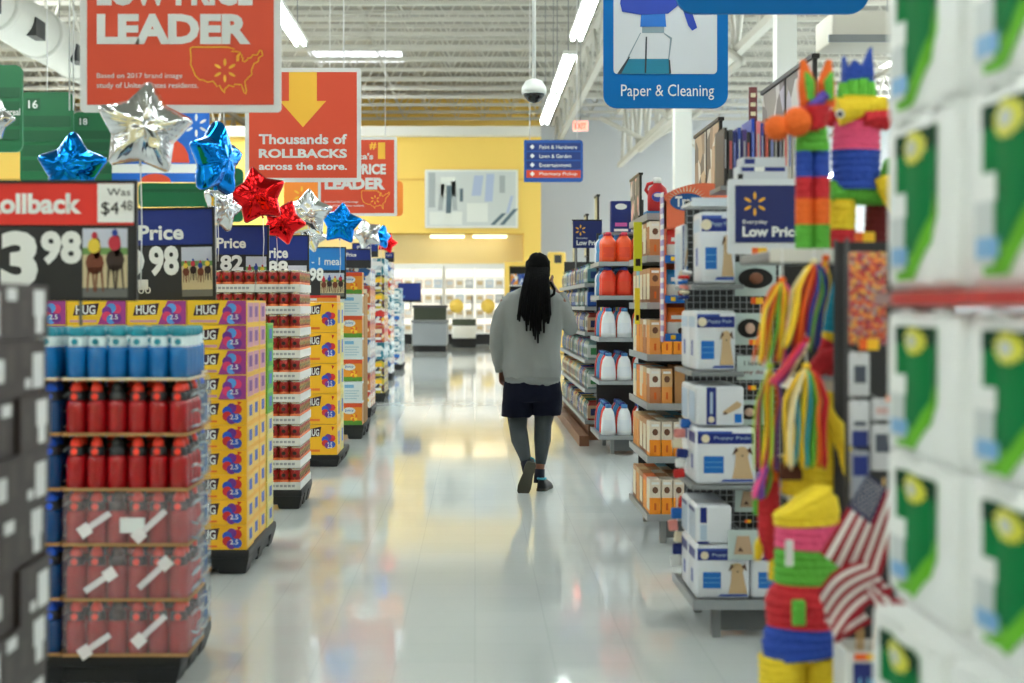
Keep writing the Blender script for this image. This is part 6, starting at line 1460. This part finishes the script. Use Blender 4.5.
def flag(P00, P10, P01, P11, lb, stick, wave=.012, bend=(0, 0), canton=True, Y=YFg, seed=0, ns=13):
    """corners in picture order: canton corner, fly end on the canton edge, canton foot corner, fly end"""
    o = (PX(P00[0], Y), Y, PZ(P11[1], Y)); q = rel(o); NU, NV = 36, ns * 2
    d = thing('small_flag', lb, 'flag', o, group='small striped flags in the box')
    def at(u, v):
        px = (1 - u) * (1 - v) * P00[0] + u * (1 - v) * P10[0] + (1 - u) * v * P01[0] + u * v * P11[0] + bend[0] * math.sin(PI * u)
        py = (1 - u) * (1 - v) * P00[1] + u * (1 - v) * P10[1] + (1 - u) * v * P01[1] + u * v * P11[1] + bend[1] * math.sin(PI * u)
        return q(px, py, P00[2] + wave * math.sin(v * 7 + seed + u * 2.5) * (.4 + u) + .02 * u)
    b = MB(); th = Vector((0, .0012, 0))
    vs = [at(i / NU, j / NV) for j in range(NV + 1) for i in range(NU + 1)]; n = len(vs); vs += [v + th for v in vs]
    grp = {}
    for j in range(NV):
        for i in range(NU):
            k = j * (NU + 1) + i; st = j * ns // NV; m = FNV if canton and i < NU * .4 and st < (ns + 1) // 2 else (FRED if st % 2 == 0 else FWH)
            grp.setdefault(m.name, (m, []))[1].append((k, k + NU + 1, k + NU + 2, k + 1)); grp[m.name][1].append((n + k, n + k + 1, n + k + NU + 2, n + k + NU + 1))
    mid = {}
    base_n = len(b.v)
    first = True
    for m, fs in grp.values():
        if first: b.add(vs, fs, m, True); first = False
        else:
            mi = b.mid(m)
            for f in fs: b.f.append(f); b.mi.append(mi); b.sm.append(True)
    b.build('flag_cloth', d)
    if canton:
        st = MB()
        for a in range(9):
            for c in range(6 if a % 2 == 0 else 5):
                u = (.04 + .04 * a) ; v = (.05 + .083 * c + (.04 if a % 2 else 0)); p = at(u, v) - Vector((0, .0016, 0))
                st.add([p + Vector((math.cos(t * PI / 5 * 1 + PI / 2), 0, math.sin(t * PI / 5 + PI / 2))) * (.0034 if t % 2 == 0 else .0015) for t in range(10)], [tuple(range(10))], FWH)
        st.build('star_print', d)
    MB().tube([q(*stick[0]), q(*stick[1])], .004, STK, 6).build('stick', d)
    return d
flag((868, 474, -.05), (820, 553), (902, 500), (876, 594), 'small striped flag hanging highest, its blue canton at the top', ((884, 478, .03), (872, 690, .05)), canton=True, seed=1, ns=11)
flag((862, 560, -.09), (818, 592), (893, 590), (836, 644), 'striped flag folded diagonally below the highest one', ((880, 590, .0), (866, 695, .06)), bend=(-5, -5), canton=False, seed=2, wave=.008, ns=9)
flag((872, 582, -.1), (892, 592), (866, 592), (888, 632), 'narrow striped flag end folded at the right above the box', ((884, 600, .02), (878, 695, .07)), canton=False, seed=4, wave=.006, ns=5)
flag((848, 590, .02), (822, 616), (872, 622), (838, 642), 'striped flag behind the folded one, nearest the standing pinata', ((862, 610, .05), (860, 695, .08)), canton=False, seed=3, wave=.01, ns=7)
b = MB(); o = (PX(886, 3.5), 3.5, PZ(616, 3.5)); q = rel(o)
b.loft([[q(884, 600), q(884, 614), q(886, 616, .02), q(886, 598, .02)], [q(898, 599), q(898, 612), q(899, 613, .02), q(899, 598, .02)], [q(914, 606), q(914, 609), q(914.5, 609, .01), q(914.5, 606, .01)]], FRED)
ob = b.build('flag_tip', loc=o); tag(ob, 'dark red pointed flag tip sticking out to the right', 'flag')
for i, (px, py) in enumerate(((856, 622), (861, 630), (874, 626))):
    Y = YFg + .07 ; ob = MB().tube([(0, 0, 0), (.004, 0, PZ(py, Y) - (zt_ - .245))], .004, STK, 6).build('flag_stick', loc=(PX(px, Y), Y, zt_ - .245)); tag(ob, 'thin wooden flag stick in the flag box, %s from the left' % ORD[i], 'stick', 'bare sticks in the flag box')

# ================================================================== PAPER TOWEL WALL, very close on the right
TW = M('towel_film_white', (244, 247, 245), .5, bump=.3, bscale=14); TGR = M('towel_green', (0, 122, 62), .7, spec=.15); TDG = M('towel_dark_green', (6, 60, 40), .7, spec=.15); TLG = M('towel_leaf_green', (110, 190, 50), .7, spec=.15); TSU = M('towel_sun_yellow', (222, 222, 50), .35); TSW = M('towel_pale_blue', (120, 176, 220), .4); TCL = M('towel_pale_grey', (206, 214, 214), .4)
def towel_pack(L, H, D, lw=.6):
    """L along Y, printed face towards -X; rounded bag of stacked rolls"""
    d = thing('paper_towel_pack', '', 'pack'); b = MB(); nr = 3; r = L / nr / 2
    def prof(z, k):
        out = []
        N = 36
        for i in range(N + 1):      # bulging printed face, from far to near
            y = L - L * i / N; ph = abs(math.sin(PI * y / L * nr)); out.append(Vector((-.010 * k * ph ** .5 * 1.0, .0 + y * (.96 + .04 * k) , z)))
        out += [Vector((D * .5, -.01 * k, z)), Vector((D, .01, z)), Vector((D, L - .01, z)), Vector((D * .5, L + .01 * k, z))]
        return out
    rs = [prof(z, k) for z, k in ((0, .1), (.012, .8), (H * .3, 1), (H * .7, 1), (H - .014, .85), (H, .15))]
    b.loft([r_[::-1] for r_ in rs], TW); b.build('bag', d)
    # printed design wrapped on the face
    def on(u, v, e=.0015):      # u 0 far .. 1 near along the face, v up
        y = L * (1 - u); ph = abs(math.sin(PI * y / L * nr)) ** .5; return Vector((-.010 * ph - e, y, v * H))
    g = MB()
    def patch(f0, f1, v0, v1, m, e, NU=18, skew=None):
        vs = []
        for j in range(NU + 1):
            u = f0 + (f1 - f0) * j / NU; lo = v0 if not skew else v0 + skew(j / NU); vs += [on(u, lo, e), on(u, v1, e)]
        g.add(vs, [(2 * j, 2 * j + 2, 2 * j + 3, 2 * j + 1) for j in range(NU)], m, True)
    a, c = .5 - lw / 2, .5 + lw / 2
    sk = lambda t: 0 if t < .45 else (t - .45) * .62
    patch(a, c, .05, .9, TLG, .0015, skew=sk); patch(a, c, .2, .9, TGR, .003, skew=sk); patch(a, c, .78, .9, TDG, .0045)
    patch(a - .08, a + .2 * lw, .42, .56, TW, .0055); patch(a - .05, a + .3 * lw, .14, .24, TSW, .0055); patch(a - .08, a + .1, .1, .42, TCL, .004)
    g.build('printed_label', d)
    sn = MB(); cu, cv = .48, .80; N = 24
    pts = [on(cu + lw * .3 * math.cos(t * 2 * PI / N) * (1 if t % 2 else .86), cv + .10 * math.sin(t * 2 * PI / N) * (1 if t % 2 else .86), .0065) for t in range(N)]
    sn.add(pts + [on(cu, cv, .0065)], [((t + 1) % N, t, N) for t in range(N)], TSU)
    pts = [on(cu + lw * .12 * math.cos(t * 2 * PI / 12), cv + .045 * math.sin(t * 2 * PI / 12), .008) for t in range(12)]; sn.add(pts, [tuple(range(11, -1, -1))], TCL)
    sn.build('sun_emblem', d)
    for q_ in range(2): MB().tube([on(.2 + .5 * q_, .98, 0), on(.35 + .5 * q_, 1.0, .004), on(.5 + .45 * q_, .98, 0)], .006, TW, 6).build('bag_seam', d)
    return Proto(d, 'pack', 'green and white paper towel packs')
tp = towel_pack(.40, .262, .3, .58)
zR = PZ(291, 2.4)
XT = .80
cols_ = [(2.345, 0), (1.925, 1), (1.5, 2)]
rowz = [(zR + .006, 'standing on the red-edged shelf', 1.2), (zR + .006 + .317, 'second above the red-edged shelf', 1.2), (zR + .006 + .634, 'third above the red-edged shelf', 1.2), (zR - .034 - .264, 'directly below the red-edged shelf', 1), (zR - .034 - .53, 'second below the red-edged shelf', 1), (zR - .034 - .84, 'lowest row, pushed forward', 1.05)]
cn_ = ['farthest column', 'middle column', 'nearest column']
for (y, c) in cols_:
    for z, nm, sc in rowz:
        o = tp.put((XT + (.012 if c == 1 else 0) - (.03 if 'lowest' in nm else 0), y, z), 0, 'paper towel pack %s, %s' % (nm, cn_[c])); o.scale = (1, 1, sc)
d = thing('shelving_unit', 'white shelving with red rail holding the paper towels', 'shelf', (XT, 1.48, 0))
MB().box(.01, .36, 0, 1.28, zR - .03, zR + .003, WHITE).build('shelf', d)
RR = M('red_price_rail', (190, 34, 34), .4)
MB().box(-.024, .01, -.02, 1.17, zR - .024, zR + .0, RR).build('price_rail', d); MB().box(-.024, .01, 1.17, 1.29, zR - .024, zR, M('clear_grey_rail', (150, 120, 120), .4)).build('price_rail', d)
MB().box(-.05, .36, 0, 1.28, rowz[5][0] - .03, rowz[5][0] - .002, WHITE).build('base_deck', d); MB().box(.0, .36, .04, 1.24, 0, rowz[5][0] - .03, STEEL).build('kickplate', d)
MB().box(.33, .36, 0, 1.28, .28, 2.5, LIP).build('back_panel', d); MB().box(.32, .36, 1.24, 1.28, .28, 2.5, STEEL).build('upright', d)
o = MB().box(0, .3, 0, 1.25, 0, .02, WHITE).build('lower_shelf', loc=(XT + .015, 1.5, rowz[4][0] - .024)); tag(o, 'white shelf under the second row of towel packs below the red rail', 'shelf')
EXPO=0.85
# ================================================================== CAMERA, WORLD
cd = bpy.data.cameras.new('camera'); cam = bpy.data.objects.new('camera', cd); COL.objects.link(cam)
cam.location = (0, 0, CH); cam.rotation_euler = (PI / 2, 0, 0)
cd.lens = 50; cd.sensor_width = 36; cd.sensor_fit = 'HORIZONTAL'
cd.shift_x = (512 - CX) / 1024; cd.shift_y = -(341.5 - CY) / 1024
cd.clip_end = 200
cd.dof.use_dof = True; cd.dof.focus_distance = 10.6; cd.dof.aperture_fstop = 2.1
SC.camera = cam
w = bpy.data.worlds.new('world'); SC.world = w; w.use_nodes = True
w.node_tree.nodes['Background'].inputs['Color'].default_value = (.9, .95, 1, 1); w.node_tree.nodes['Background'].inputs['Strength'].default_value = .3
vs = SC.view_settings; vs.view_transform = 'Standard'; vs.look = 'None'; vs.gamma = 1; vs.exposure = EXPO; vs.use_curve_mapping = False
